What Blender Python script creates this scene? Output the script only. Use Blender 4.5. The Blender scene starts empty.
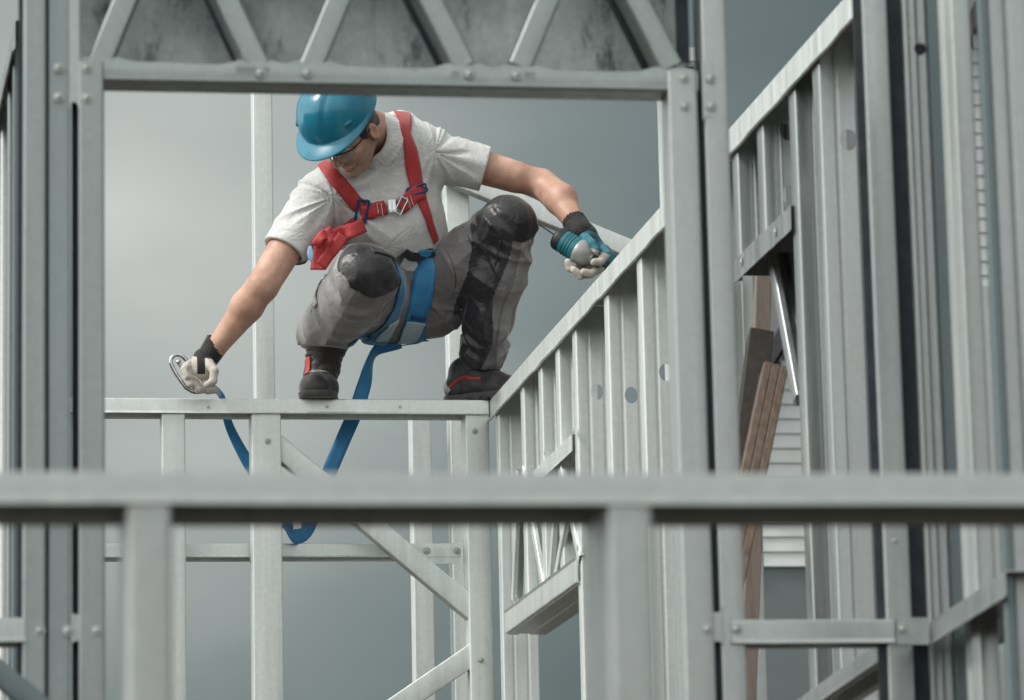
import bpy, bmesh, math, random
import numpy as np
from mathutils import Vector, Matrix
random.seed(7); np.random.seed(7)

# ---------------------------------------------------------------- camera
W_, H_, F_ = 1024, 700, 3800.0
CAM = np.array([0.0, 0.0, 1.5])
def _n(v): return v / np.linalg.norm(v)
_eY = np.array([-100 - 512, 1070 - 350, F_])
_xv = 60 - 512
_yv = -((-612.0) * _xv + F_ * F_) / 720.0
_eZ = _n(np.array([_xv, _yv, F_])); _eY = _n(_eY); _eX = np.cross(_eY, _eZ)
RIGHT = np.array([_eX[0], _eY[0], _eZ[0]]); DOWN = np.array([_eX[1], _eY[1], _eZ[1]]); FWD = np.array([_eX[2], _eY[2], _eZ[2]])
cd = bpy.data.cameras.new('camera'); cam = bpy.data.objects.new('camera', cd)
scn = bpy.context.scene; scn.collection.objects.link(cam); scn.camera = cam
m = Matrix.Identity(4)
for i in range(3):
    m[i][0] = RIGHT[i]; m[i][1] = -DOWN[i]; m[i][2] = -FWD[i]; m[i][3] = CAM[i]
cam.matrix_world = m
cd.sensor_width = 36.0; cd.lens = F_ / W_ * 36.0; cd.clip_start = 0.1; cd.clip_end = 5000
cd.dof.use_dof = True; cd.dof.focus_distance = 11.1; cd.dof.aperture_fstop = 9.5

def P(px, py, Y=None, X=None, Z=None):
    """world point seen at a measured spot of the photograph, on a given plane"""
    d = RIGHT * ((px - 512) / F_) + DOWN * ((py - 350) / F_) + FWD
    if Y is not None: t = (Y - CAM[1]) / d[1]
    elif X is not None: t = (X - CAM[0]) / d[0]
    else: t = (Z - CAM[2]) / d[2]
    return Vector(CAM + d * t)
def PX(p):
    q = np.array(p) - CAM
    return 512 + F_ * q.dot(RIGHT) / q.dot(FWD), 350 + F_ * q.dot(DOWN) / q.dot(FWD)

# ---------------------------------------------------------------- sky, sun, exposure
SUN_EL, SUN_AZ = math.radians(46), math.radians(-104)      # azimuth from +Y towards +X
world = bpy.data.worlds.new('World'); scn.world = world; world.use_nodes = True
nt = world.node_tree; nt.nodes.clear()
def N(nt, t, **k):
    n = nt.nodes.new(t)
    for a, b in k.items(): setattr(n, a, b)
    return n
def ramp(nt, src, stops, interp='LINEAR'):
    r = N(nt, 'ShaderNodeValToRGB'); r.color_ramp.interpolation = interp
    while len(r.color_ramp.elements) < len(stops): r.color_ramp.elements.new(0.5)
    for e, (p, c) in zip(r.color_ramp.elements, stops): e.position = p; e.color = (*c, 1) if len(c) == 3 else c
    nt.links.new(src, r.inputs[0]); return r
out = N(nt, 'ShaderNodeOutputWorld'); bg = N(nt, 'ShaderNodeBackground'); bg.inputs[1].default_value = 0.077
sky = N(nt, 'ShaderNodeTexSky', sky_type='NISHITA', sun_disc=False)
sky.sun_elevation = SUN_EL; sky.sun_rotation = SUN_AZ; sky.air_density = 1.0; sky.dust_density = 3.0
tc = N(nt, 'ShaderNodeTexCoord')
def _dirpx(px, py):
    return _n(RIGHT * ((px - 512) / F_) + DOWN * ((py - 350) / F_) + FWD)
# overcast deck: a brighter break in the cloud low in the left of the view, darker cloud to the right
dp = N(nt, 'ShaderNodeVectorMath', operation='DOT_PRODUCT'); dp.inputs[1].default_value = tuple(_dirpx(110, 215))
nz = N(nt, 'ShaderNodeTexNoise'); nz.inputs['Scale'].default_value = 7.0; nz.inputs['Detail'].default_value = 4.5; nz.inputs['Roughness'].default_value = 0.5
mp = N(nt, 'ShaderNodeMapping'); mp.inputs['Scale'].default_value = (1, 1, 2.2)
nt.links.new(tc.outputs['Generated'], mp.inputs[0]); nt.links.new(mp.outputs[0], nz.inputs['Vector'])
nt.links.new(tc.outputs['Generated'], dp.inputs[0])
ac = N(nt, 'ShaderNodeMath', operation='ARCCOSINE'); nt.links.new(dp.outputs['Value'], ac.inputs[0])
dg = N(nt, 'ShaderNodeMath', operation='MULTIPLY'); dg.inputs[1].default_value = 180 / math.pi / 60.0
nt.links.new(ac.outputs[0], dg.inputs[0])
wob = N(nt, 'ShaderNodeMath', operation='MULTIPLY_ADD'); wob.inputs[1].default_value = 0.12; wob.inputs[2].default_value = -0.06
nt.links.new(nz.outputs['Fac'], wob.inputs[0])
ad = N(nt, 'ShaderNodeMath', operation='ADD'); nt.links.new(dg.outputs[0], ad.inputs[0]); nt.links.new(wob.outputs[0], ad.inputs[1])
rp = N(nt, 'ShaderNodeValToRGB'); nt.links.new(ad.outputs[0], rp.inputs[0])
stops = [(0.0, (5.5, 5.7, 5.4)), (0.05, (3.9, 4.2, 4.0)), (0.11, (2.1, 2.5, 2.42)), (0.16, (1.35, 1.72, 1.7)), (0.235, (0.62, 0.9, 0.93)), (0.34, (1.4, 1.6, 1.65)), (0.6, (5.6, 5.9, 5.7)), (1.0, (8.6, 8.8, 8.5))]
cr = rp.color_ramp
while len(cr.elements) < len(stops): cr.elements.new(0.5)
for e, (p, c) in zip(cr.elements, stops): e.position = p; e.color = (c[0] / 9, c[1] / 9, c[2] / 9, 1)
sc5 = N(nt, 'ShaderNodeVectorMath', operation='SCALE'); sc5.inputs['Scale'].default_value = 9.0; nt.links.new(rp.outputs[0], sc5.inputs[0])
mx = N(nt, 'ShaderNodeMix', data_type='RGBA'); mx.inputs['Factor'].default_value = 0.95
# unseen sky shaped to light the steel: brighter left, darker right, patchy behind
sx = N(nt, 'ShaderNodeSeparateXYZ'); nt.links.new(tc.outputs['Generated'], sx.inputs[0])
mr = N(nt, 'ShaderNodeMapRange'); mr.inputs[1].default_value = -1; mr.inputs[2].default_value = 1; nt.links.new(sx.outputs[0], mr.inputs[0])
rx = ramp(nt, mr.outputs[0], [(0.0, (1, 1, 1)), (0.30, (0.75, 0.75, 0.75)), (0.42, (0.5, 0.5, 0.5)), (0.68, (0.5, 0.5, 0.5)), (0.85, (0.22, 0.22, 0.22)), (1.0, (0.18, 0.18, 0.18))])
nb = N(nt, 'ShaderNodeTexNoise'); nb.inputs['Scale'].default_value = 2.6; nb.inputs['Detail'].default_value = 3; nt.links.new(tc.outputs['Generated'], nb.inputs['Vector'])
rb = ramp(nt, nb.outputs['Fac'], [(0.34, (1.1, 1.1, 1.1)), (0.64, (2.6, 2.6, 2.6))])
sy = N(nt, 'ShaderNodeMapRange'); sy.inputs[1].default_value = 0.9; sy.inputs[2].default_value = 0.5; sy.inputs[3].default_value = 0; sy.inputs[4].default_value = 1; nt.links.new(sx.outputs[1], sy.inputs[0])
cb_ = N(nt, 'ShaderNodeMix', data_type='RGBA'); nt.links.new(sy.outputs[0], cb_.inputs['Factor']); cb_.inputs['A'].default_value = (2, 2, 2, 1); nt.links.new(rb.outputs[0], cb_.inputs['B'])
ma = N(nt, 'ShaderNodeVectorMath', operation='MULTIPLY'); nt.links.new(rx.outputs[0], ma.inputs[0]); nt.links.new(cb_.outputs['Result'], ma.inputs[1])
mb = N(nt, 'ShaderNodeVectorMath', operation='MULTIPLY'); nt.links.new(ma.outputs[0], mb.inputs[0]); nt.links.new(sc5.outputs[0], mb.inputs[1])
nt.links.new(sky.outputs[0], mx.inputs['A']); nt.links.new(mb.outputs[0], mx.inputs['B'])
nt.links.new(mx.outputs['Result'], bg.inputs[0]); nt.links.new(bg.outputs[0], out.inputs[0])

sd = bpy.data.lights.new('sun', 'SUN'); sd.energy = 1.5; sd.angle = math.radians(10); sd.color = (1.0, 0.96, 0.9)
sun = bpy.data.objects.new('sun', sd); scn.collection.objects.link(sun)
_sv = Vector((math.sin(SUN_AZ) * math.cos(SUN_EL), math.cos(SUN_AZ) * math.cos(SUN_EL), math.sin(SUN_EL)))
sun.rotation_euler = _sv.to_track_quat('Z', 'Y').to_euler(); sun.location = (0, 0, 12)
scn.view_settings.view_transform = 'Standard'; scn.view_settings.look = 'None'
scn.view_settings.exposure = 0.52; scn.view_settings.gamma = 1.0; scn.view_settings.use_curve_mapping = False
scn.render.film_transparent = False
scn.cycles.max_bounces = 8

# ---------------------------------------------------------------- helpers
COL = scn.collection
def thing(name, label, cat, loc=(0, 0, 0), group=None):
    o = bpy.data.objects.new(name, None); COL.objects.link(o); o.location = loc
    o.empty_display_size = 0.2
    o['label'] = label; o['category'] = cat; o['kind'] = 'thing'
    if group: o['group'] = group
    return o
def link(name, me, parent=None, mat=None, smooth=False, label=None):
    if smooth:
        me.polygons.foreach_set('use_smooth', [True] * len(me.polygons))
    o = bpy.data.objects.new(name, me); COL.objects.link(o)
    if mat: me.materials.append(mat)
    if parent is not None:
        o.parent = parent
        o.matrix_parent_inverse = Matrix.Translation(parent_loc(parent)).inverted()
    if label: o['label'] = label
    return o
def parent_loc(p):
    v = Vector((0, 0, 0))
    if p.type != 'EMPTY': return v
    while p is not None:
        if p.type == 'EMPTY': v += Vector(p.location)
        p = p.parent
    return v
def frombm(name, bm, parent=None, mat=None, smooth=False, label=None):
    me = bpy.data.meshes.new(name); bm.normal_update(); bm.to_mesh(me); bm.free()
    return link(name, me, parent, mat, smooth, label)
def box(bm, a, b):
    x0, x1 = sorted((a[0], b[0])); y0, y1 = sorted((a[1], b[1])); z0, z1 = sorted((a[2], b[2]))
    v = [bm.verts.new(p) for p in ((x0,y0,z0),(x1,y0,z0),(x1,y1,z0),(x0,y1,z0),(x0,y0,z1),(x1,y0,z1),(x1,y1,z1),(x0,y1,z1))]
    for f in ((0,3,2,1),(4,5,6,7),(0,1,5,4),(1,2,6,5),(2,3,7,6),(3,0,4,7)): bm.faces.new([v[i] for i in f])
def obox(bm, c, ax, ay, az):
    """box with centre c and half-axes"""
    c, ax, ay, az = map(Vector, (c, ax, ay, az)); v = []
    for sz in (-1, 1):
        for sx, sy in ((-1, -1), (1, -1), (1, 1), (-1, 1)): v.append(bm.verts.new(c + ax * sx + ay * sy + az * sz))
    for f in ((0,3,2,1),(4,5,6,7),(0,1,5,4),(1,2,6,5),(2,3,7,6),(3,0,4,7)): bm.faces.new([v[i] for i in f])
def roundpath(pts, r=0.004, seg=3):
    o = [Vector(pts[0])]
    for i in range(1, len(pts) - 1):
        a, b, c = Vector(pts[i - 1]), Vector(pts[i]), Vector(pts[i + 1])
        d0, d1 = (a - b), (c - b); rr = min(r, d0.length * 0.45, d1.length * 0.45)
        p0, p1 = b + d0.normalized() * rr, b + d1.normalized() * rr
        for k in range(seg + 1):
            t = k / seg; o.append(p0 * (1 - t) ** 2 + b * 2 * t * (1 - t) + p1 * t * t)
    o.append(Vector(pts[-1])); return o
def sheet(bm, path, A, B, u, v, t=0.0018, wob=0.0, nseg=1):
    """a folded steel strip: 2D path (in u,v) with thickness t, extruded from A to B"""
    A, B, u, v = map(Vector, (A, B, u, v)); n = len(path); L, R = [], []
    for i, p in enumerate(path):
        a = path[max(0, i - 1)]; c = path[min(n - 1, i + 1)]; d = (c - a).normalized(); nn = Vector((-d.y, d.x)) * t / 2
        L.append(p + nn); R.append(p - nn)
    ring2 = L + R[::-1]; rings = []
    for k in range(nseg + 1):
        s = k / nseg; C = A.lerp(B, s); off = Vector((0, 0, 0))
        if wob and 0 < k < nseg: off = u * random.uniform(-wob, wob) + v * random.uniform(-wob, wob)
        rings.append([bm.verts.new(C + off + u * p.x + v * p.y) for p in ring2])
    m = len(ring2)
    for k in range(nseg):
        for i in range(m):
            j = (i + 1) % m; bm.faces.new((rings[k][i], rings[k][j], rings[k + 1][j], rings[k + 1][i]))
    for i in range(n - 1):
        for rg in (rings[0], rings[-1]): bm.faces.new((rg[i], rg[i + 1], rg[m - 2 - i], rg[m - 1 - i]))
def cpath(w, d, lip=0.012, ribs=True, mirror=False, rib=0.0022):
    """C section: web along v at u=0, flanges w wide, depth d. mirror puts the web at u=w"""
    pts = [(w, lip), (w, 0), (0, 0)]
    if ribs:
        for c in (0.3, 0.7): pts += [(0, d * c - 0.006), (rib, d * c - 0.002), (rib, d * c + 0.002), (0, d * c + 0.006)]
    pts += [(0, d), (w, d), (w, d - lip)]
    if mirror: pts = [(w - x, y) for x, y in pts]
    return roundpath(pts, 0.0035)
def upath(d, h, flare=0.0):
    """track: web along v at u=0, flanges h long towards +u"""
    return roundpath([(h, -0.005 - flare), (h - 0.006, 0), (0, 0), (0, d), (h - 0.006, d), (h, d + 0.005 + flare)], 0.004)
X, Y, Z = Vector((1, 0, 0)), Vector((0, 1, 0)), Vector((0, 0, 1))
def fixn(bm): bmesh.ops.recalc_face_normals(bm, faces=bm.faces)
def screw(parent, loc, nrm=(0, -1, 0), r=0.0055, mat=None):
    """pan-head screw in its pressed dimple"""
    nrm = Vector(nrm).normalized(); q = nrm.to_track_quat('Z', 'Y').to_matrix().to_4x4()
    bm = bmesh.new(); rings = []
    prof = [(r * 2.0, 0.0002), (r * 1.6, 0.0012), (r * 1.25, 0.0002), (r * 0.95, 0.0009), (r * 0.85, 0.0019), (r * 0.5, 0.0026), (r * 0.32, 0.0026), (r * 0.26, 0.0004)]
    ns = 16
    for rr, z in prof: rings.append([bm.verts.new((rr * math.cos(2 * math.pi * k / ns), rr * math.sin(2 * math.pi * k / ns), z)) for k in range(ns)])
    for a, b in zip(rings, rings[1:]):
        for k in range(ns): bm.faces.new((a[k], a[(k + 1) % ns], b[(k + 1) % ns], b[k]))
    bm.faces.new(rings[-1])
    bmesh.ops.transform(bm, matrix=Matrix.Translation(Vector(loc)) @ q, verts=bm.verts)
    return frombm('screw', bm, parent, mat or M['screw'], True)

# ---------------------------------------------------------------- materials
M = {}
def newmat(name):
    mt = bpy.data.materials.new(name); mt.use_nodes = True; nt = mt.node_tree
    b = nt.nodes['Principled BSDF']; return mt, nt, b
def noise(nt, scale, detail=4, rough=0.55, vec=None, sc=None):
    n = N(nt, 'ShaderNodeTexNoise'); n.inputs['Scale'].default_value = scale; n.inputs['Detail'].default_value = detail; n.inputs['Roughness'].default_value = rough
    if vec is None:
        t = N(nt, 'ShaderNodeTexCoord'); vec = t.outputs['Object']
    if sc:
        mpp = N(nt, 'ShaderNodeMapping'); mpp.inputs['Scale'].default_value = sc; nt.links.new(vec, mpp.inputs[0]); vec = mpp.outputs[0]
    nt.links.new(vec, n.inputs['Vector']); return n
def steel(name, col, metal=0.72, rough=0.34, spang=0.035, streak=(9, 9, 0.5), dirt=0.1, dirtcol=(0.16, 0.17, 0.16)):
    mt, nt, b = newmat(name)
    v = N(nt, 'ShaderNodeTexVoronoi'); v.inputs['Scale'].default_value = 90
    t = N(nt, 'ShaderNodeTexCoord'); nt.links.new(t.outputs['Object'], v.inputs['Vector'])
    n1 = noise(nt, 4.0, 6, 0.6, sc=streak); n2 = noise(nt, 22, 5, 0.7)
    lo = tuple(c * (1 - spang) for c in col); hi = tuple(min(1, c * (1 + spang)) for c in col)
    r = ramp(nt, v.outputs['Color'], [(0.1, lo), (0.9, hi)])
    r1 = ramp(nt, n1.outputs['Fac'], [(0.3, (0.86, 0.87, 0.88)), (0.72, (1.08, 1.07, 1.06))])
    mu = N(nt, 'ShaderNodeMix', data_type='RGBA', blend_type='MULTIPLY'); mu.inputs['Factor'].default_value = 1
    nt.links.new(r.outputs[0], mu.inputs['A']); nt.links.new(r1.outputs[0], mu.inputs['B'])
    r2 = ramp(nt, n2.outputs['Fac'], [(0.62, (0, 0, 0)), (0.80, (dirt, dirt, dirt))])
    m2 = N(nt, 'ShaderNodeMix', data_type='RGBA'); nt.links.new(r2.outputs[0], m2.inputs['Factor'])
    nt.links.new(mu.outputs['Result'], m2.inputs['A']); m2.inputs['B'].default_value = (*dirtcol, 1)
    nt.links.new(m2.outputs['Result'], b.inputs['Base Color'])
    b.inputs['Metallic'].default_value = metal
    rr = ramp(nt, n1.outputs['Fac'], [(0.3, (rough - 0.1,) * 3), (0.7, (rough + 0.12,) * 3)]); nt.links.new(rr.outputs[0], b.inputs['Roughness'])
    bp = N(nt, 'ShaderNodeBump'); bp.inputs['Strength'].default_value = 0.5; bp.inputs['Distance'].default_value = 0.004
    n3 = noise(nt, 10, 2, 0.5, sc=(1, 1, 0.12)); nt.links.new(n3.outputs['Fac'], bp.inputs['Height']); nt.links.new(bp.outputs[0], b.inputs['Normal'])
    M[name] = mt; return mt
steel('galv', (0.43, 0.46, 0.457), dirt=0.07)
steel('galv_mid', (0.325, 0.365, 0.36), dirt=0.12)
steel('galv_bright', (0.72, 0.76, 0.745), metal=0.5, rough=0.45, dirt=0.05)
steel('galv_dull', (0.29, 0.335, 0.335), metal=0.5, dirt=0.18)
steel('galv_dark', (0.15, 0.19, 0.20), metal=0.5, dirt=0.18)
mt, nt, b = newmat('stained_sheet'); n1 = noise(nt, 8, 8, 0.75, sc=(1.5, 1, 0.6)); n2 = noise(nt, 2.2, 5, 0.6); n3 = noise(nt, 60, 5, 0.8)
r = ramp(nt, n1.outputs['Fac'], [(0.34, (0.12, 0.15, 0.155)), (0.43, (0.50, 0.58, 0.57)), (0.58, (0.62, 0.70, 0.69)), (0.7, (0.74, 0.80, 0.79))])
r2 = ramp(nt, n2.outputs['Fac'], [(0.35, (0.55, 0.58, 0.58)), (0.6, (1, 1, 1))]); r3 = ramp(nt, n3.outputs['Fac'], [(0.3, (0.75, 0.75, 0.75)), (0.6, (1, 1, 1))])
m1_ = N(nt, 'ShaderNodeMix', data_type='RGBA', blend_type='MULTIPLY'); m1_.inputs['Factor'].default_value = 1; nt.links.new(r.outputs[0], m1_.inputs['A']); nt.links.new(r2.outputs[0], m1_.inputs['B'])
m2_ = N(nt, 'ShaderNodeMix', data_type='RGBA', blend_type='MULTIPLY'); m2_.inputs['Factor'].default_value = 1; nt.links.new(m1_.outputs['Result'], m2_.inputs['A']); nt.links.new(r3.outputs[0], m2_.inputs['B'])
nt.links.new(m2_.outputs['Result'], b.inputs['Base Color']); b.inputs['Metallic'].default_value = 0.25; b.inputs['Roughness'].default_value = 0.5; M['stained_sheet'] = mt
steel('screw', (0.42, 0.46, 0.45), metal=0.5, rough=0.45)
mt, nt, b = newmat('shade_dark'); n1 = noise(nt, 30, 4); r = ramp(nt, n1.outputs['Fac'], [(0.3, (0.018, 0.024, 0.032)), (0.7, (0.042, 0.050, 0.062))]); nt.links.new(r.outputs[0], b.inputs['Base Color']); b.inputs['Roughness'].default_value = 0.75; M['shade_dark'] = mt  # near-black navy that stands in for shade in gaps and holes
# ---------------------------------------------------------------- ground
mt, nt, b = newmat('earth'); n1 = noise(nt, 0.6, 8, 0.6); n2 = noise(nt, 8, 6, 0.7)
r = ramp(nt, n1.outputs['Fac'], [(0.3, (0.025, 0.019, 0.013)), (0.7, (0.05, 0.04, 0.03))]); nt.links.new(r.outputs[0], b.inputs['Base Color'])
b.inputs['Roughness'].default_value = 0.95; bp = N(nt, 'ShaderNodeBump'); bp.inputs['Distance'].default_value = 0.05
nt.links.new(n2.outputs['Fac'], bp.inputs['Height']); nt.links.new(bp.outputs[0], b.inputs['Normal']); M['earth'] = mt
bm = bmesh.new(); s = 2500
vs = [bm.verts.new(p) for p in ((-s, -s, 0), (s, -s, 0), (s, s, 0), (-s, s, 0))]; bm.faces.new(vs)
g = frombm('ground', bm, None, M['earth']); g['kind'] = 'structure'
mt, nt, b = newmat('dirty_concrete'); n1 = noise(nt, 1.2, 8, 0.65)
r = ramp(nt, n1.outputs['Fac'], [(0.3, (0.028, 0.021, 0.015)), (0.7, (0.05, 0.038, 0.028))]); nt.links.new(r.outputs[0], b.inputs['Base Color']); b.inputs['Roughness'].default_value = 0.85; M['dirty_concrete'] = mt
bm = bmesh.new(); box(bm, (-4, 2, 0.004), (5, 15, 0.12)); g = frombm('slab', bm, None, M['dirty_concrete']); g['kind'] = 'structure'
FL = 0.122

def vstud(parent, name, px0, px1, Yp, ztop=None, zbot=FL, d=0.065, mat='galv', mirror=False, refy=350, ribs=True, pytop=None, lip=0.012):
    """upright C section whose flange faces the camera; px0..px1 measured at row refy"""
    a, b_ = P(px0, refy, Y=Yp), P(px1, refy, Y=Yp); w = b_.x - a.x
    if ztop is None: ztop = P((px0 + px1) / 2, pytop, Y=Yp).z
    bm = bmesh.new(); sheet(bm, cpath(w, d, mirror=mirror, ribs=ribs, lip=lip), (a.x, Yp, zbot), (a.x, Yp, ztop), X, Y, nseg=10, wob=0.0004); fixn(bm)
    return frombm(name, bm, parent, M[mat], True)
def smoothauto(o, ang=35):
    me = o.data
    bmx = bmesh.new(); bmx.from_mesh(me)
    for e in bmx.edges:
        e.smooth = not (len(e.link_faces) == 2 and e.calc_face_angle(0) > math.radians(ang))
    bmx.to_mesh(me); bmx.free(); return o
def htrack(parent, name, pxa, pxb, pytop, Yp, h, d, mat='galv', up=False, refpx=None, xa=None, xb=None, ztop=None):
    """level track running along X; flanges hang down (or stand up)"""
    if ztop is None: ztop = P(refpx if refpx else (pxa + pxb) / 2, pytop, Y=Yp).z
    if xa is None: xa = P(pxa, pytop, Y=Yp).x
    if xb is None: xb = P(pxb, pytop, Y=Yp).x
    bm = bmesh.new()
    if up: sheet(bm, upath(d, h), (xa, Yp, ztop - h), (xb, Yp, ztop - h), Z, Y, nseg=8, wob=0.0004)
    else: sheet(bm, upath(d, h), (xa, Yp, ztop), (xb, Yp, ztop), -Z, Y, nseg=8, wob=0.0004)
    fixn(bm); return frombm(name, bm, parent, M[mat], True)
def bar(parent, name, A, B, w, d, mat='galv', face=None, mirror=False, path=None, wb=0.0003):
    """C section between two points, flange of width w facing -Y"""
    A, B = Vector(A), Vector(B); ax = (B - A).normalized(); v = face or Y; u = ax.cross(v).normalized()
    bm = bmesh.new(); p = path or cpath(w, d, mirror=mirror, ribs=True)
    sheet(bm, p, A - u * w / 2, B - u * w / 2, u, v, nseg=6, wob=wb); fixn(bm)
    return frombm(name, bm, parent, M[mat], True)
def plate(parent, name, pts, Yp, t=0.002, mat='galv'):
    """flat gusset, outline given as world (x,z)"""
    bm = bmesh.new(); f = [bm.verts.new((x, Yp, z)) for x, z in pts]; bk = [bm.verts.new((x, Yp + t, z)) for x, z in pts]
    bm.faces.new(f); bm.faces.new(bk[::-1]); n = len(f)
    for i in range(n): bm.faces.new((f[i], bk[i], bk[(i + 1) % n], f[(i + 1) % n]))
    fixn(bm); return frombm(name, bm, parent, M[mat])
def tab(parent, pxl, pxr, py0, py1, Yp, flare_top, flare_bot, mat='galv'):
    """pressed bridge between two studs, its ends hollowed like the photo's"""
    pts = []; n = 10
    zt, zb = P((pxl + pxr) / 2, py0, Y=Yp).z, P((pxl + pxr) / 2, py1, Y=Yp).z
    xl, xr = P(pxl, (py0 + py1) / 2, Y=Yp).x, P(pxr, (py0 + py1) / 2, Y=Yp).x; w = xr - xl
    L = []; 
    for k in range(n + 1):
        a = math.pi * k / n; L.append((xl + w * (1 - math.cos(a)) / 2, zt - flare_top * math.sin(a) ** 0.8 if flare_top else zt))
    for k in range(n + 1):
        a = math.pi * k / n; L.append((xr - w * (1 - math.cos(a)) / 2, zb + flare_bot * math.sin(a) ** 0.8 if flare_bot else zb))
    return plate(parent, 'bridge_tab', L, Yp - 0.0022, 0.002, mat)

# ---------------------------------------------------------------- far platform wall the man squats on (W)
YW = 11.2; SC = F_ / YW
ZW = P(290, 399, Y=YW).z                       # top of its top track
XR = P(490, 400, Y=YW).x + 0.0                 # plane of the side wall on the right
t = thing('stud_wall', 'bright steel stud wall whose level top track carries the crouching worker', 'stud wall', (0.6, YW, FL))
W_t = t
DW = 0.10
htrack(t, 'top_track', 60, 0, 0, YW, 0.045, DW, 'galv_bright', ztop=ZW, xa=P(60, 400, Y=YW).x, xb=XR - 0.005)
for a, b_, nm in ((162, 185, 1), (252, 281, 1), (66, 90, 1)):
    vstud(t, 'stud', a, b_, YW + 0.004, ztop=ZW - 0.004, d=DW - 0.008, mat='galv_bright', refy=450)
o = vstud(t, 'corner_post', 466, 489, YW + 0.004, ztop=ZW - 0.004, d=DW, mat='galv_bright', refy=430)
htrack(t, 'rail', 0, 0, 0, YW + DW + 0.012, 0.042, 0.09, 'galv_bright', ztop=P(290, 543, Y=YW + DW).z, xa=P(60, 545, Y=YW).x, xb=P(466, 545, Y=YW).x)
bar(t, 'brace', P(275, 443, Y=YW + 0.02), P(476, 612, Y=YW + 0.02), 0.062, 0.05, 'galv_bright')
bar(t, 'brace', P(476, 652, Y=YW + 0.02), P(330, 752, Y=YW + 0.02), 0.062, 0.05, 'galv_bright')
plate(t, 'gusset', [(P(x, y, Y=YW).x, P(x, y, Y=YW).z) for x, y in ((421, 543), (464, 543), (464, 559), (421, 559))], YW + DW + 0.008, 0.002, 'galv_bright')
for x in (427, 457): screw(t, P(x, 551, Y=YW + DW + 0.008), r=0.006)
for x, y in ((208, 407), (268, 441), (475, 431), (481, 660), (400, 407), (327, 407)): screw(t, P(x, y, Y=YW), r=0.0045)
htrack(t, 'bottom_track', 0, 0, 0, YW - 0.002, 0.05, DW + 0.004, 'galv_bright', up=True, ztop=FL + 0.05, xa=P(60, 400, Y=YW).x, xb=XR - 0.005)

# taller frame behind it
YB = 12.6
t = thing('stud_wall', 'tall pale stud frame standing in the sky behind the worker', 'stud wall', (0.8, YB, FL))
zt = P(262, 40, Y=YB).z
for a, b_, m_ in ((255, 274, 'galv_bright'), (448, 471, 'galv_bright'), (412, 431, 'galv_bright')):
    top = zt if a == 255 else P(420, 400, Y=YB).z if a == 412 else P(460, 165, Y=YB).z
    vstud(t, 'stud', a, b_, YB, ztop=top, d=0.09, mat=m_, refy=300 if a != 412 else 450)
zt2 = zt
htrack(t, 'top_track', 0, 0, 0, YB - 0.004, 0.05, 0.1, 'galv', ztop=zt2 + 0.004, xa=P(240, 60, Y=YB).x, xb=P(700, 60, Y=YB).x)
vstud(t, 'stud', 668, 690, YB, ztop=zt, d=0.09, mat='galv_bright', refy=300)
bar(t, 'brace', P(436, 168, Y=YB - 0.06), P(668, 264, Y=YB - 0.06), 0.062, 0.05, 'galv_bright')
htrack(t, 'bottom_track', 0, 0, 0, YB - 0.004, 0.05, 0.1, 'galv', up=True, ztop=FL + 0.05, xa=P(240, 60, Y=YB).x, xb=P(700, 60, Y=YB).x)

# ---------------------------------------------------------------- right-hand side wall running towards the camera
def Yat(px, z=None):
    """depth along the side wall's face for a column of the photo, at the track top"""
    lo, hi = 3.0, 12.0
    for _ in range(40):
        mid = (lo + hi) / 2
        if PX((XR, mid, ZW))[0] > px: lo = mid
        else: hi = mid
    return mid
t = thing('stud_wall', 'long steel stud wall receding on the right, its top track climbing toward the camera', 'stud wall', (XR, 9.2, FL))
R_t = t
DR = 0.112
Yn, Yf = Yat(862), Yat(489)
def trackY(parent, name, x, y0, y1, ztop, h, d, mat, up=False):
    bm = bmesh.new(); u = Z if up else -Z; z = ztop - h if up else ztop
    n = 30; rings = []
    sheet(bm, upath(d, h), (x, y0, z), (x, y1, z), u, X, nseg=16, wob=0.0006)
    fixn(bm); return frombm(name, bm, parent, M[mat], True)
trackY(t, 'top_track', XR, Yn, Yf, ZW, 0.062, DR, 'galv_bright')
def wstud(parent, px, ztop, zbot=FL, mat='galv_bright', hole=None, d=DR - 0.006, f=0.055, name='stud'):
    """stud of the side wall: web faces the camera, flange faces the opening"""
    y = Yat(px); bm = bmesh.new()
    p = cpath(f, d, lip=0.014, rib=0.0016)                   # u = +Y, v = +X, web at u=0
    sheet(bm, p, (XR + 0.003, y, zbot), (XR + 0.003, y, ztop), Y, X, nseg=1); fixn(bm)
    o = frombm(name, bm, parent, M[mat], True)
    if hole:
        cb = bmesh.new()
        for zz in hole:
            bmesh.ops.create_cone(cb, cap_ends=True, segments=20, radius1=0.017, radius2=0.017, depth=0.02, matrix=Matrix.Translation((XR + 0.003 + d * 0.5, y, zz)) @ Matrix.Rotation(math.pi / 2, 4, 'X') @ Matrix.Scale(1.25, 4, (0, 1, 0)))
        fixn(cb); me = bpy.data.meshes.new('c'); cb.to_mesh(me); cb.free(); co = bpy.data.objects.new('c', me); COL.objects.link(co)
        md = o.modifiers.new('b', 'BOOLEAN'); md.operation = 'DIFFERENCE'; md.object = co; md.solver = 'EXACT'
        bpy.context.view_layer.update(); dg = bpy.context.evaluated_depsgraph_get()
        nm = bpy.data.meshes.new_from_object(o.evaluated_get(dg)); o.modifiers.clear(); o.data = nm; bpy.data.objects.remove(co)
    return o
zin = ZW - 0.0035
def zat(px, py): return P(px, py, Y=Yat(px)).z
z1 = zat(575, 430)                                           # first row of noggins
z2 = zat(580, 552)                                           # opening head
studs = [(497, None), (522, 'w'), (540, 'w'), (557, 'w'), (574, None), (606, None), (639, None), (668, None), (702, None), (735, 'n'), (760, 'n'), (792, None), (816, None)]
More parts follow.
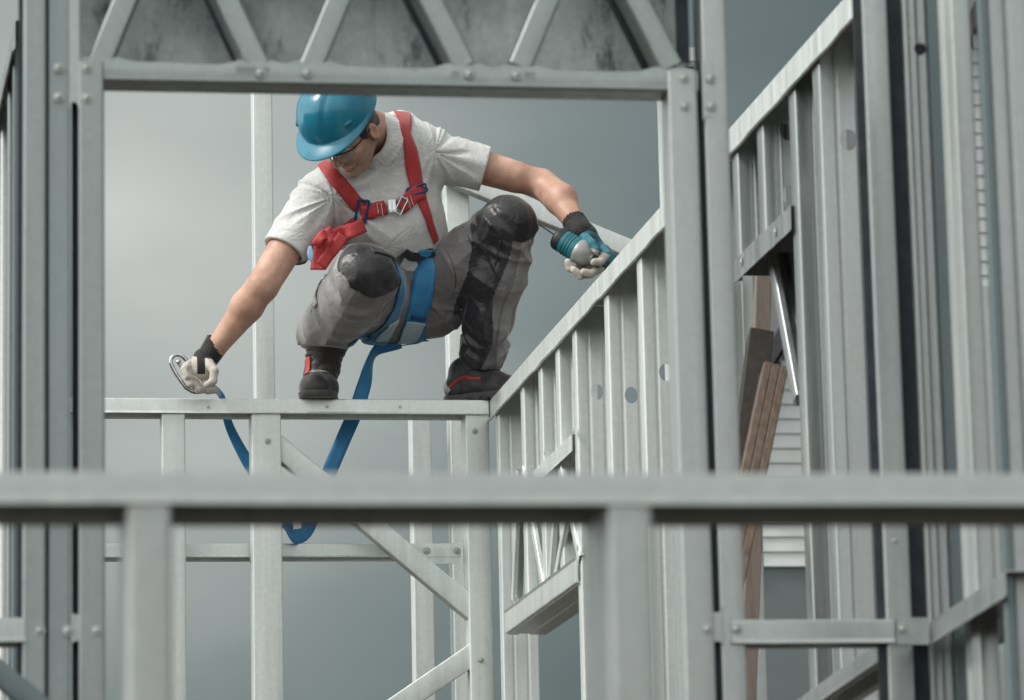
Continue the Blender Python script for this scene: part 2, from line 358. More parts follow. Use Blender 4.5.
holes = {574: [(602, 392)], 606: [(597, 395)], 639: [(620, 372)], 668: [(654, 328)], 557: [(552, 395)], 760: [(772, 195), (770, 130)], 792: [(805, 172)], 816: [(836, 140)], 735: [(736, 245)]}
for px, k in studs:
    hz = []
    for (hx, hy) in holes.get(px, []):
        y = Yat(px); hz.append(P(hx, hy, Y=y).z)
    zb = FL
    if k == 'w': zb = z2 - 0.002
    if k == 'n': zb = zat(760, 242) - 0.02
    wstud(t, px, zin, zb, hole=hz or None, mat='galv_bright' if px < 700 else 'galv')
# noggins between studs
def noggin(pxa, pxb, z, h=0.045, mat='galv_bright', d=DR, off=0.006, name='noggin'):
    ya, yb = Yat(pxb), Yat(pxa)
    return trackY(t, name, XR - off, ya, yb, z, h, d + off, mat)
noggin(535, 571, z1, 0.05)
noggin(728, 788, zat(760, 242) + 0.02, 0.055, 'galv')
# opening head: deep box beam
ya, yb = Yat(573), Yat(503); bm = bmesh.new()
sheet(bm, upath(DR + 0.008, 0.065), (XR - 0.008, ya, z2 - 0.065), (XR - 0.008, yb, z2 - 0.065), Z, X, nseg=10, wob=0.0006)
sheet(bm, roundpath([(0, 0), (0.0, 0.03), (0.004, 0.034), (0.004, 0.06), (0.0, 0.064), (0, DR)], 0.002), (XR + 0.0, ya, z2 - 0.068), (XR, yb, z2 - 0.068), Z, X)
fixn(bm); frombm('opening_head', bm, t, M['galv_bright'], True)
# diagonal struts of the little trusses above the opening
for (a0, b0, a1, b1) in ((517, 470, 512, 600), (522, 470, 543, 592), (556, 478, 548, 590), (560, 470, 579, 560), (572, 478, 553, 585)):
    A = P(a0, b0, X=XR - 0.003); B_ = P(a1, b1, X=XR - 0.003); bar(t, 'strut', A, B_, 0.03, 0.04, 'galv_bright', face=X, wb=0)
for (a0, b0, a1, b1) in ((767, 245, 795, 400),):
    A = P(a0, b0, X=XR + 0.03); B_ = P(a1, b1, X=XR + 0.03); bar(t, 'strut', A, B_, 0.036, 0.05, 'galv', face=X, wb=0)
for px, py in ((574, 431), (532, 467), (545, 452), (775, 232), (741, 262), (516, 597), (546, 580), (578, 548)):
    screw(t, P(px, py, X=XR - 0.009), (-1, 0, 0), r=0.005)
trackY(t, 'bottom_track', XR - 0.002, Yn, Yf, FL + 0.05, 0.05, DR + 0.004, 'galv', up=True)

# ---------------------------------------------------------------- truss-headed opening frame between camera and worker (F)
YF = 5.6; DF = 0.062
t = thing('opening_frame', 'grey steel frame round the wide opening, with a lattice header above the worker', 'door frame', (0.5, YF, FL))
F_t = t
zt = P(380, -60, Y=YF).z
def zF(px, py, y=YF): return P(px, py, Y=y).z
def xF(px, py, y=YF): return P(px, py, Y=y).x
# header chord: an upturned track whose front flange is crimped out round each web
xa, xb = xF(76, 70), xF(698, 80); zc0 = zF(387, 86.5); hF = 0.036
joints = [100, 256, 313, 463, 522, 670]; jx = [xF(j, 60) for j in joints]
bm = bmesh.new(); n = 220; th = 0.002
prof_rows = []
for k in range(n + 1):
    x = xa + (xb - xa) * k / n
    near = max(math.exp(-((x - q) / 0.040) ** 4) for q in jx)
    hh = hF - 0.0045 + 0.009 * near + 0.0008 * math.sin(x * 23); fl = 0.003 + 0.006 * near
    fl = -0.002 - 0.004 * near
    outer = [(YF, zc0 + 0.004), (YF - 0.0003, zc0 + hF * 0.4), (YF - 0.0008 - .001 * near, zc0 + hF * 0.72), (YF - fl, zc0 + hh)]
    prof = outer + [(YF - fl + th, zc0 + hh), (YF + th, zc0 + hF * 0.72), (YF + th, zc0 + 0.006), (YF + 0.005, zc0 + 0.002 + 0.0005), (YF + DF - 0.004, zc0 + 0.002), (YF + DF - th, zc0 + 0.006), (YF + DF - th, zc0 + hF), (YF + DF, zc0 + hF), (YF + DF, zc0 + 0.003), (YF + DF - 0.003, zc0), (YF + 0.003, zc0)]
    prof_rows.append([bm.verts.new((x, p[0], p[1])) for p in prof])
mm = len(prof_rows[0])
for a, b_ in zip(prof_rows, prof_rows[1:]):
    for i in range(mm): bm.faces.new((a[i], a[(i + 1) % mm], b_[(i + 1) % mm], b_[i]))
fixn(bm); frombm('header_chord', bm, t, M['galv_mid'], True)
# webs
for (x0, y0, x1, y1) in ((125, 0, 100, 62), (228, 0, 257, 62), (339, 0, 313, 62), (431, 0, 463, 62), (548, 0, 522, 62), (638, 0, 670, 62)):
    e = 60 / 62.0; A = (x0 + (x0 - x1) * e, y0 - 60); B_ = (x1 + (x1 - x0) * 0.06, y1 + 4)
    A, B_ = P(*A, Y=YF + 0.004), P(*B_, Y=YF + 0.004)
    bar(t, 'web_member', B_, A, 0.034, DF - 0.010, 'galv_mid', mirror=(x0 < x1))
    if x0 < x1: bar(t, 'web_shadow', B_ + Vector((0, DF - 0.004, 0)), A + Vector((0, DF - 0.004, 0)), 0.030, 0.045, 'shade_dark', mirror=True)  # dark bar added as the shadow between web and sheet
zz = P(387, -62, Y=YF).z
bm = bmesh.new(); sheet(bm, upath(DF, 0.045), (xa, YF, zz), (xb, YF, zz), -Z, Y); fixn(bm); frombm('top_chord', bm, t, M['galv'], True)
# stained backing sheet behind the lattice
bm = bmesh.new(); y = YF + DF + 0.055; x0, x1 = xF(60, 40, y), xF(684, 40, y); z0, z1_ = zF(387, 72, y), zz; nn = 14
rowa = []
for k in range(nn + 1):
    x = x0 + (x1 - x0) * k / nn; yy = y + 0.002 * math.sin(k * 2.1)
    rowa.append([bm.verts.new((x, yy, z0)), bm.verts.new((x, yy, z1_)), bm.verts.new((x, yy + 0.002, z1_)), bm.verts.new((x, yy + 0.002, z0))])
for a, b_ in zip(rowa, rowa[1:]):
    for i in range(4): bm.faces.new((a[i], a[(i + 1) % 4], b_[(i + 1) % 4], b_[i]))
fixn(bm); frombm('backing_sheet', bm, t, M['stained_sheet'])
# jambs (inner) and king studs (outer)
ztj = zF(90, 66)
vstud(t, 'jamb_stud', 79, 104, YF - 0.0025, ztop=zF(90, 62), d=DF, mat='galv_mid', refy=300)
vstud(t, 'jamb_stud', 675, 703.5, YF - 0.0025, ztop=zF(690, 72), d=DF, mat='galv', refy=300)
vstud(t, 'king_stud', 49, 70, YF, ztop=zz, d=DF, mat='galv_dull', refy=300, mirror=True)
vstud(t, 'king_stud', 23.5, 45.5, YF - 0.004, ztop=zz, d=DF, mat='galv_mid', refy=300)
vstud(t, 'king_stud', 710.5, 734.5, YF, ztop=zz, d=DF, mat='galv', refy=300)
tab(t, 69, 79, -60, 115, YF, 0, 0.020); tab(t, 70.5, 82, 608, 648, YF, 0.010, 0.010)
tab(t, 702, 712, 60, 124, YF, 0, 0.012); tab(t, 711, 722, 606, 648, YF, 0.010, 0.010)
for (x, y_) in ((59, 68), (59, 97), (87, 68), (87, 98), (40, 631), (68, 631), (97, 631), (684.5, 78), (685.5, 106), (711, 78), (712, 106), (708, 629), (308, 73), (261, 73), (470, 74), (517, 75)):
    screw(t, P(x, y_, Y=YF - 0.0045), r=0.0042)
htrack(t, 'noggin', 0, 0, 0, YF - 0.003, 0.036, DF, 'galv', ztop=zF(12, 618), xa=xF(-160, 620), xb=xF(26, 620))
htrack(t, 'noggin', 0, 0, 0, YF - 0.004, 0.036, DF, 'galv', ztop=zF(820, 620), xa=xF(731, 630), xb=xF(893, 630))
for x in (737, ): screw(t, P(x, 629, Y=YF - 0.006), r=0.0042)
htrack(t, 'bottom_track', 0, 0, 0, YF - 0.005, 0.05, DF + 0.008, 'galv', up=True, ztop=FL + 0.05, xa=xF(-160, 620), xb=xF(-160, 620) + 0.36)
htrack(t, 'bottom_track', 0, 0, 0, YF - 0.005, 0.05, DF + 0.008, 'galv', up=True, ztop=FL + 0.05, xa=xF(672, 620), xb=xF(960, 620))
# the studs at the right side of the same frame
vstud(t, 'end_stud', 871.5, 896, YF, ztop=zz, d=DF, mat='galv', refy=240)
def strip(px0, px1, refy, y, py0=-60, py1=None, nm='shade_strip', mat='shade_dark', th=0.004):  # flat dark strip painting the shade between and beside studs
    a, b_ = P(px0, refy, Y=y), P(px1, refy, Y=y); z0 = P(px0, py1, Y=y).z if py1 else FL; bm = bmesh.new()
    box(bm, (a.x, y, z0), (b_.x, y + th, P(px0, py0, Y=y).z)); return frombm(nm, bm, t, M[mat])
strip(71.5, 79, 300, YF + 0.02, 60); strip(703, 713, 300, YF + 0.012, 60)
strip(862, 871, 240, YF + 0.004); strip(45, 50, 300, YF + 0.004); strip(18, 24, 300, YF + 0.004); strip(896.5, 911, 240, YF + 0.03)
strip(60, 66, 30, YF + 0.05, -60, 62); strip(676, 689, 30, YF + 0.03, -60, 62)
plate(t, 'splice_plate', [(xF(x, y_), zF(x, y_)) for x, y_ in ((896, 618), (928, 618), (928, 645), (896, 645))], YF - 0.006, 0.002, 'galv')
screw(t, P(903, 629, Y=YF - 0.008), r=0.0042); screw(t, P(895, 541, Y=YF - 0.001), r=0.0025)

# ---------------------------------------------------------------- near right-hand frame, turned slightly
t = thing('stud_wall', 'close cluster of upright steel studs filling the right edge, out of focus', 'stud wall', (1.5, 5.4, FL))
YN = 5.66
def webstud(parent, px0, px1, Yp, refy, mat, hole=None, f=0.04, zt=None, name='stud'):
    """stud with its web facing the camera"""
    a, b_ = P(px0, refy, Y=Yp), P(px1, refy, Y=Yp); w = b_.x - a.x; bm = bmesh.new()
    sheet(bm, cpath(f, w, lip=0.012, rib=0.0035), (a.x, Yp, FL), (a.x, Yp, zt or P(px0, -70, Y=Yp).z), Y, X); fixn(bm)
    o = frombm(name, bm, parent, M[mat], True)
    if hole:
        cb = bmesh.new(); h_ = P(hole[0], hole[1], Y=Yp)
        bmesh.ops.create_cone(cb, cap_ends=True, segments=24, radius1=0.010, radius2=0.010, depth=0.03, matrix=Matrix.Translation((h_.x, Yp, h_.z)) @ Matrix.Rotation(math.pi / 2, 4, 'X'))
        fixn(cb); me = bpy.data.meshes.new('c'); cb.to_mesh(me); cb.free(); co = bpy.data.objects.new('c', me); COL.objects.link(co)
        md = o.modifiers.new('b', 'BOOLEAN'); md.object = co; md.solver = 'EXACT'; bpy.context.view_layer.update()
        nm = bpy.data.meshes.new_from_object(o.evaluated_get(bpy.context.evaluated_depsgraph_get())); o.modifiers.clear(); o.data = nm; bpy.data.objects.remove(co)
    return o
webstud(t, 916, 955, YN, 240, 'galv', hole=(920, 49), f=0.03)
vstud(t, 'stud', 911, 915.5, YN - 0.02, ztop=P(905, -70, Y=YN).z, d=0.04, mat='galv_bright', refy=240, ribs=False, lip=0.001)
vstud(t, 'stud', 937, 955, YN - 0.012, ztop=P(905, -70, Y=YN).z, d=0.01, mat='galv_dark', refy=240, ribs=False, lip=0.001)
vstud(t, 'stud', 957, 961, YN - 0.2, ztop=P(905, -70, Y=YN).z, d=0.05, mat='galv_bright', refy=240, ribs=False, lip=0.001)
vstud(t, 'stud', 961.5, 980, YN - 0.25, ztop=P(905, -70, Y=YN).z, d=0.04, mat='galv', refy=240)
vstud(t, 'stud', 977, 995, YN - 0.05, ztop=P(985, 286, Y=YN - 0.05).z, d=0.04, mat='galv', refy=300)
vstud(t, 'stud', 989.5, 998, 5.03, ztop=P(905, -70, Y=YN).z, d=0.015, mat='galv_dark', refy=240, ribs=False, lip=0.001)
webstud(t, 998, 1062, 5.05, 240, 'galv', f=0.05)
h_ = P(920, 49, Y=YN); bm = bmesh.new(); bmesh.ops.create_cone(bm, cap_ends=True, segments=20, radius1=0.0125, radius2=0.0125, depth=0.004, matrix=Matrix.Translation((h_.x, YN + 0.006, h_.z)) @ Matrix.Rotation(math.pi / 2, 4, 'X')); frombm('hole_shade', bm, t, M['shade_dark'])  # dark disc painting the shade inside the stud hole
# member tying them together, running towards the camera
def beam(parent, A, B, h, d, mat, name='noggin'):
    A, B = Vector(A), Vector(B); ax = (B - A).normalized(); v = Vector((-ax.y, ax.x, 0)).normalized()
    if v.x < 0: v = -v
    bm = bmesh.new(); sheet(bm, upath(d, h), A, B, -Z, v); fixn(bm); return frombm(name, bm, parent, M[mat], True)
A = P(931, 621, Y=5.6); B_ = P(1005, 571, Z=A.z); beam(t, A, B_, 0.038, 0.10, 'galv')
A = P(880, 640, Y=5.70); B_ = P(790, 705, Z=A.z); beam(t, A, B_, 0.034, 0.06, 'galv')
htrack(t, 'bottom_track', 0, 0, 0, 5.03, 0.05, 0.06, 'galv', up=True, ztop=FL + 0.05, xa=1.3, xb=1.7)

# ---------------------------------------------------------------- blurred frame nearest the camera (B)
YB_ = 3.0; t = thing('guard_frame', 'nearest steel rail and two posts, crossing the whole view far out of focus', 'rail frame', (0.5, YB_, 0))
zB = P(512, 473, Y=YB_).z; DB = 0.115
htrack(t, 'rail', 0, 0, 0, YB_, 0.0265, DB, 'galv', ztop=zB, xa=P(-260, 480, Y=YB_).x, xb=P(1280, 480, Y=YB_).x)
vstud(t, 'post', 128.5, 171.5, YB_ - 0.002, ztop=zB - 0.022, zbot=0.122, d=DB - 0.004, mat='galv', refy=600)
vstud(t, 'post', 611, 654, YB_ - 0.002, ztop=zB - 0.022, zbot=0.122, d=DB - 0.004, mat='galv', refy=600)
htrack(t, 'bottom_rail', 0, 0, 0, YB_ - 0.006, 0.05, DB + 0.008, 'galv', up=True, ztop=FL + 0.05, xa=P(-260, 480, Y=YB_).x, xb=P(1280, 480, Y=YB_).x)

# ---------------------------------------------------------------- frame end glimpsed at the left edge
t = thing('stud_wall', 'dark steel wall end glimpsed at the left edge beside the opening frame', 'stud wall', (-0.3, 8, FL))
xl = P(14, 24, Y=7.0).x
def lstud(px, y, mat, zt, w=0.05):
    a = P(px, 300, Y=y); bm = bmesh.new(); sheet(bm, cpath(0.05, w), (a.x, y, FL), (a.x, y, zt), Y, X); fixn(bm); frombm('stud', bm, t, M[mat], True)
zl = P(14, 24, Y=7.0).z
for px, y, mm_ in ((-12, 7.9, 'galv'), (1, 7.6, 'galv_bright'), (8, 7.3, 'galv_dull'), (13, 7.1, 'galv_dark')):
    lstud(px, y, mm_, zl - 0.004)
bm = bmesh.new(); sheet(bm, upath(0.075, 0.06), P(15, 20, Y=7.0), Vector((P(-14, 300, Y=8.0).x, 8.0, zl)), -Z, X); fixn(bm); frombm('top_track', bm, t, M['galv'], True)
htrack(t, 'rail', 0, 0, 0, 7.88, 0.06, 0.05, 'galv_bright', ztop=P(0, 540, Y=7.9).z, xa=P(-60, 540, Y=7.9).x, xb=P(12, 540, Y=7.9).x)
A = P(-40, 640, Y=5.3); B_ = P(40, 706, Y=5.3)
t = thing('diagonal_brace', 'dark diagonal steel brace at the bottom left corner', 'brace', A)
bar(t, 'brace_flange', A, B_ + (B_ - A) * 3, 0.03, 0.03, 'galv_dark')

# ---------------------------------------------------------------- timber leaning in the side wall's opening
def wood(name, c0, c1):
    mt, nt, b = newmat(name); n = noise(nt, 14, 6, 0.6, sc=(6, 6, 0.5)); r = ramp(nt, n.outputs['Fac'], [(0.3, c0), (0.7, c1)])
    nt.links.new(r.outputs[0], b.inputs['Base Color']); b.inputs['Roughness'].default_value = 0.7; M[name] = mt
    bp = N(nt, 'ShaderNodeBump'); bp.inputs['Distance'].default_value = 0.002; nt.links.new(n.outputs['Fac'], bp.inputs['Height']); nt.links.new(bp.outputs[0], b.inputs['Normal'])
wood('pine', (0.10, 0.072, 0.055), (0.20, 0.148, 0.112)); wood('old_wood', (0.022, 0.019, 0.016), (0.045, 0.038, 0.032)); wood('grey_wood', (0.19, 0.15, 0.125), (0.27, 0.22, 0.19))
def plank(name, label, pt, pb, w, th, y, mat, lean=0.25, nboard=1):
    T, B0 = P(*pt, Y=y), P(*pb, Y=y - lean)
    k = (T.z - FL) / (T.z - B0.z); B0 = T + (B0 - T) * k
    ax = (T - B0).normalized(); u = Vector((1, 0, 0)); u = (u - ax * u.dot(ax)).normalized(); v = ax.cross(u)
    root = None
    bm = bmesh.new()
    for q in range(nboard):
        ww = w / nboard; c = (T + B0) / 2 + u * (w * ((q + 0.5) / nboard - 0.5)); obox(bm, c, u * (ww / 2 - 0.0001), v * th / 2, ax * (T - B0).length / 2)
    bmesh.ops.bevel(bm, geom=[e for e in bm.edges], offset=0.002, segments=1, affect='EDGES')
    o = frombm(name, bm, None, M[mat]); o['label'] = label; o['category'] = 'plank'; o['group'] = 'timber leaning against the side wall'; return o
plank('plank', 'dark weathered board leaning in the wall opening, left of the pale timber', (760, 338), (738, 520), 0.052, 0.06, 7.75, 'old_wood')
plank('plank', 'pale brown timber with grooved face leaning right of the dark board', (774, 372), (727, 600), 0.052, 0.06, 7.6, 'pine', nboard=3)
plank('plank', 'grey brown upright board standing behind the dark board, highest of the timber', (764, 262), (758, 420), 0.035, 0.02, 7.95, 'grey_wood', lean=0.02)

# ---------------------------------------------------------------- sided house beyond the side wall
YH = 32.0
mt, nt, b = newmat('siding'); n = noise(nt, 3, 4); r = ramp(nt, n.outputs['Fac'], [(0.3, (0.62, 0.66, 0.66)), (0.7, (0.72, 0.75, 0.75))]); nt.links.new(r.outputs[0], b.inputs['Base Color']); b.inputs['Roughness'].default_value = 0.5; M['siding'] = mt
mt, nt, b = newmat('render_wall'); n = noise(nt, 1.5, 6); r = ramp(nt, n.outputs['Fac'], [(0.3, (0.15, 0.18, 0.19)), (0.7, (0.19, 0.22, 0.23))]); nt.links.new(r.outputs[0], b.inputs['Base Color']); b.inputs['Roughness'].default_value = 0.9; M['render_wall'] = mt
mt, nt, b = newmat('roofing'); n = noise(nt, 30, 6); r = ramp(nt, n.outputs['Fac'], [(0.3, (0.05, 0.05, 0.055)), (0.7, (0.09, 0.09, 0.1))]); nt.links.new(r.outputs[0], b.inputs['Base Color']); b.inputs['Roughness'].default_value = 0.8; M['roofing'] = mt
t = thing('house', 'tall house clad in white horizontal siding over a grey base, glimpsed between the right studs', 'house', (8, YH, 0))
xL, xR_ = P(742, 500, Y=YH).x, P(742, 500, Y=YH).x + 7.0
zS = P(780, 567, Y=YH).z; zE = P(752, 430, Y=YH).z; zR = zE + 5.6
bm = bmesh.new(); box(bm, (xL, YH, 0), (xR_, YH + 8, zS)); frombm('lower_wall', bm, t, M['render_wall'])
bm = bmesh.new(); zz_ = zS + 0.002; k = 0; xm = (xL + xR_) / 2
def halfw(z): return (xR_ - xL) / 2 if z < zE else (xR_ - xL) / 2 * max(0, (zR - z) / (zR - zE))
while zz_ < zR - 0.15:
    hw = halfw(zz_ + 0.13); bh = 0.13
    v = [bm.verts.new(p) for p in ((xm - hw, YH - 0.035, zz_), (xm + hw, YH - 0.035, zz_), (xm + hw, YH - 0.012, zz_ + bh), (xm - hw, YH - 0.012, zz_ + bh), (xm - hw, YH + 0.1, zz_), (xm + hw, YH + 0.1, zz_), (xm + hw, YH + 0.1, zz_ + bh), (xm - hw, YH + 0.1, zz_ + bh))]
    for f in ((0, 1, 2, 3), (4, 7, 6, 5), (0, 4, 5, 1), (3, 2, 6, 7), (0, 3, 7, 4), (1, 5, 6, 2)): bm.faces.new([v[i] for i in f])
    zz_ += 0.13; k += 1
frombm('siding', bm, t, M['siding'])
bm = bmesh.new()
pr = [(xL, zS), (xR_, zS), (xR_, zE), (xm, zR), (xL, zE)]
a = [bm.verts.new((x, YH + 0.12, z)) for x, z in pr]; b2 = [bm.verts.new((x, YH + 8, z)) for x, z in pr]
bm.faces.new(a); bm.faces.new(b2[::-1])
for i in range(5): bm.faces.new((a[i], b2[i], b2[(i + 1) % 5], a[(i + 1) % 5]))
fixn(bm); frombm('gable_body', bm, t, M['siding'])
for s_ in (-1, 1):
    bm = bmesh.new(); e = Vector((xm + s_ * ((xR_ - xL) / 2 + 0.25), 0, zE - 0.25)); pk = Vector((xm, 0, zR + 0.03)); nn_ = Vector((-(pk - e).z, 0, (pk - e).x)).normalized() * 0.12
    if nn_.z < 0: nn_ = -nn_
    q = [e, pk, pk + nn_, e + nn_]; f0 = [bm.verts.new((p.x, YH - 0.3, p.z)) for p in q]; f1 = [bm.verts.new((p.x, YH + 8.3, p.z)) for p in q]
    bm.faces.new(f0); bm.faces.new(f1[::-1])
    for i in range(4): bm.faces.new((f0[i], f1[i], f1[(i + 1) % 4], f0[(i + 1) % 4]))
    fixn(bm); frombm('roof', bm, t, M['roofing'])
bm = bmesh.new(); box(bm, (xL - 0.04, YH - 0.05, zS - 0.02), (xL + 0.09, YH + 0.1, zE)); frombm('corner_trim', bm, t, M['siding'])

for o in list(bpy.data.objects):  # crease the folded edges
    if o.type == 'MESH' and o.name.split('.')[0] not in ('screw',): smoothauto(o)
# ---------------------------------------------------------------- distance-field modelling of the worker
class Field:
    def __init__(s, lo, hi, h):
        s.h = h; s.lo = np.array(lo, np.float32); s.n = np.ceil((np.array(hi) - s.lo) / h).astype(int) + 1
        s.f = np.full(s.n, 0.2, np.float32)
    def _sl(s, lo, hi):
        a = np.maximum(0, np.floor((np.array(lo) - s.lo) / s.h).astype(int)); b = np.minimum(s.n, np.ceil((np.array(hi) - s.lo) / s.h).astype(int) + 1)
        if np.any(b <= a): return None, None
        ax = [s.lo[i] + s.h * np.arange(a[i], b[i], dtype=np.float32) for i in range(3)]
        return tuple(slice(a[i], b[i]) for i in range(3)), np.meshgrid(*ax, indexing='ij')
    def _merge(s, sl, d, k, op):
        c = s.f[sl]
        if op == 'add':
            if k > 0: hh = np.clip(0.5 + 0.5 * (c - d) / k, 0, 1); s.f[sl] = c * (1 - hh) + d * hh - k * hh * (1 - hh)
            else: s.f[sl] = np.minimum(c, d)
        else:
            if k > 0: d = -d; hh = np.clip(0.5 - 0.5 * (c - d) / k, 0, 1); s.f[sl] = c * (1 - hh) + d * hh + k * hh * (1 - hh)
            else: s.f[sl] = np.maximum(c, -d)
    def cap(s, a, b, ra, rb, k=0.02, op='add', flat=None):
        """round cone a->b; flat=(axis, factor) squashes the section along an axis"""
        a = np.array(a, np.float32); b = np.array(b, np.float32); R = max(ra, rb) * 1.6 + k + 0.03
        sl, g = s._sl(np.minimum(a, b) - R, np.maximum(a, b) + R)
        if sl is None: return s
        ab = b - a; L2 = float(ab @ ab) + 1e-9
        px, py, pz = g[0] - a[0], g[1] - a[1], g[2] - a[2]
        t = np.clip((px * ab[0] + py * ab[1] + pz * ab[2]) / L2, 0, 1)
        dx, dy, dz = px - t * ab[0], py - t * ab[1], pz - t * ab[2]
        if flat is not None:
            ax = np.array(flat[0], np.float32); ax /= np.linalg.norm(ax); q = dx * ax[0] + dy * ax[1] + dz * ax[2]; e = (1 / flat[1] - 1)
            dx, dy, dz = dx + q * e * ax[0], dy + q * e * ax[1], dz + q * e * ax[2]
            d = (np.sqrt(dx * dx + dy * dy + dz * dz) - (ra + (rb - ra) * t)) * (flat[1] if flat[1] < 1 else 1) ** 0.5
        else: d = np.sqrt(dx * dx + dy * dy + dz * dz) - (ra + (rb - ra) * t)
        s._merge(sl, d, k, op); return s
    def ell(s, c, r, R=None, k=0.015, op='add'):
        c = np.array(c, np.float32); r = np.array(r, np.float32); m = float(r.max()) + k + 0.03
        sl, g = s._sl(c - m, c + m)
        if sl is None: return s
        p = [g[i] - c[i] for i in range(3)]
        if R is not None: p = [p[0] * R[i][0] + p[1] * R[i][1] + p[2] * R[i][2] for i in range(3)]
        q = np.sqrt(sum((p[i] / r[i]) ** 2 for i in range(3))); q2 = np.sqrt(sum((p[i] / r[i] ** 2) ** 2 for i in range(3))) + 1e-6
        s._merge(sl, q * (q - 1) / q2, k, op); return s
    def chain(s, pts, rad, k=0.02, **kw):
        for i in range(len(pts) - 1): s.cap(pts[i], pts[i + 1], rad[i], rad[i + 1], k, **kw)
        return s
    def cut(s, p, n, k=0.0, lo=None, hi=None):
        """remove what lies on the +n side of the plane (inside the box lo..hi)"""
        p = np.array(p, np.float32); n = np.array(n, np.float32); n /= np.linalg.norm(n)
        sl, g = s._sl(lo if lo is not None else s.lo, hi if hi is not None else s.lo + s.h * (s.n - 1))
        if sl is None: return s
        d = (g[0] - p[0]) * n[0] + (g[1] - p[1]) * n[1] + (g[2] - p[2]) * n[2]
        s.f[sl] = np.maximum(s.f[sl], d) if k == 0 else np.maximum(s.f[sl], d) + 0; return s
    def at(s, p):
        q = (np.atleast_2d(p) - s.lo) / s.h; q = np.clip(q, 0, s.n - 1.001); i = q.astype(int); t = q - i; o = 0
        for dx in (0, 1):
            for dy in (0, 1):
                for dz in (0, 1):
                    w = (t[:, 0] if dx else 1 - t[:, 0]) * (t[:, 1] if dy else 1 - t[:, 1]) * (t[:, 2] if dz else 1 - t[:, 2])
                    o = o + w * s.f[i[:, 0] + dx, i[:, 1] + dy, i[:, 2] + dz]
        return o
    def grad(s, p, e=0.006):
        p = np.atleast_2d(p); g = np.stack([s.at(p + np.eye(3)[i] * e) - s.at(p - np.eye(3)[i] * e) for i in range(3)], 1)
        return g / (np.linalg.norm(g, axis=1, keepdims=True) + 1e-9)
    def snap(s, p, off=0.0, it=12):
        p = np.array(np.atleast_2d(p), float)
        for _ in range(it): p = p - s.grad(p) * np.clip((s.at(p) - off)[:, None], -0.03, 0.03) * 0.8
        return p
    def disp(s, amp, fn):
        """fold displacement, near the surface only"""
        idx = np.argwhere(np.abs(s.f) < 0.035)
        p = s.lo + idx * s.h; s.f[idx[:, 0], idx[:, 1], idx[:, 2]] += (amp * fn(p)).astype(np.float32); return s
    def mesh(s, iso=0.0):
        f = s.f - iso; f = np.where(np.abs(f) < 1e-7, 1e-7, f); ins = f < 0
        c = np.zeros(np.array(f.shape) - 1, np.int8)
        for dx in (0, 1):
            for dy in (0, 1):
                for dz in (0, 1): c += ins[dx:f.shape[0] - 1 + dx, dy:f.shape[1] - 1 + dy, dz:f.shape[2] - 1 + dz]
        act = np.argwhere((c > 0) & (c < 8)); vid = -np.ones(c.shape, np.int64); vid[tuple(act.T)] = np.arange(len(act))
        acc = np.zeros((len(act), 3)); cnt = np.zeros(len(act))
        cor = [(x, y, z) for x in (0, 1) for y in (0, 1) for z in (0, 1)]
        for a in cor:
            for ax in range(3):
                if a[ax]: continue
                b = list(a); b[ax] = 1
                va = f[tuple((act + a).T)]; vb = f[tuple((act + b).T)]; m = (va < 0) != (vb < 0); t = np.where(m, va / np.where(m, va - vb, 1), 0)
                p = np.array(a)[None, :] + np.zeros((len(act), 3)); p[:, ax] += t; acc += p * m[:, None]; cnt += m
        V = s.lo + s.h * (act + acc / cnt[:, None]); Q = []
        for ax in range(3):
            a1, a2 = (ax + 1) % 3, (ax + 2) % 3; sh = [slice(None)] * 3; sh[ax] = slice(0, -1); s2 = [slice(None)] * 3; s2[ax] = slice(1, None)
            e = np.argwhere(ins[tuple(sh)] != ins[tuple(s2)]); e = e[(e[:, a1] > 0) & (e[:, a2] > 0) & (e[:, a1] < f.shape[a1] - 1) & (e[:, a2] < f.shape[a2] - 1)]
            fl = ins[tuple(e.T)]; o = []
            for d1, d2 in ((0, 0), (-1, 0), (-1, -1), (0, -1)):
                q = e.copy(); q[:, a1] += d1; q[:, a2] += d2; o.append(vid[tuple(q.T)])
            o = np.stack(o, 1); o[~fl] = o[~fl][:, ::-1]; Q.append(o)
        Q = np.concatenate(Q); Q = Q[(Q >= 0).all(1)]
        return V, Q
_lat = [np.random.RandomState(q).rand(24, 24, 24).astype(np.float32) * 2 - 1 for q in range(4)]
def vnoise(p, L=0):
    i = np.floor(p).astype(int); t = p - i; t = t * t * (3 - 2 * t); o = 0
    for dx in (0, 1):
        for dy in (0, 1):
            for dz in (0, 1):
                w = (t[:, 0] if dx else 1 - t[:, 0]) * (t[:, 1] if dy else 1 - t[:, 1]) * (t[:, 2] if dz else 1 - t[:, 2])
                o = o + w * _lat[L][(i[:, 0] + dx) % 24, (i[:, 1] + dy) % 24, (i[:, 2] + dz) % 24]
    return o
def mesh_from(V, Q, name):
    me = bpy.data.meshes.new(name); me.vertices.add(len(V)); me.vertices.foreach_set('co', np.asarray(V, np.float32).ravel())
    me.loops.add(Q.size); me.loops.foreach_set('vertex_index', Q.astype(np.int32).ravel()); me.polygons.add(len(Q))
    me.polygons.foreach_set('loop_start', np.arange(0, Q.size, 4, dtype=np.int32)); me.polygons.foreach_set('loop_total', np.full(len(Q), 4, np.int32)); me.update(calc_edges=True); me.validate()
    return me
def fobj(name, F, parent, mat, label=None, iso=0.0, VQ=None):
    V, Q = VQ if VQ is not None else F.mesh(iso)
    u = np.unique(Q); mp_ = -np.ones(len(V), int); mp_[u] = np.arange(len(u))
    return link(name, mesh_from(V[u], mp_[Q], name), parent, M[mat] if isinstance(mat, str) else mat, True, label)
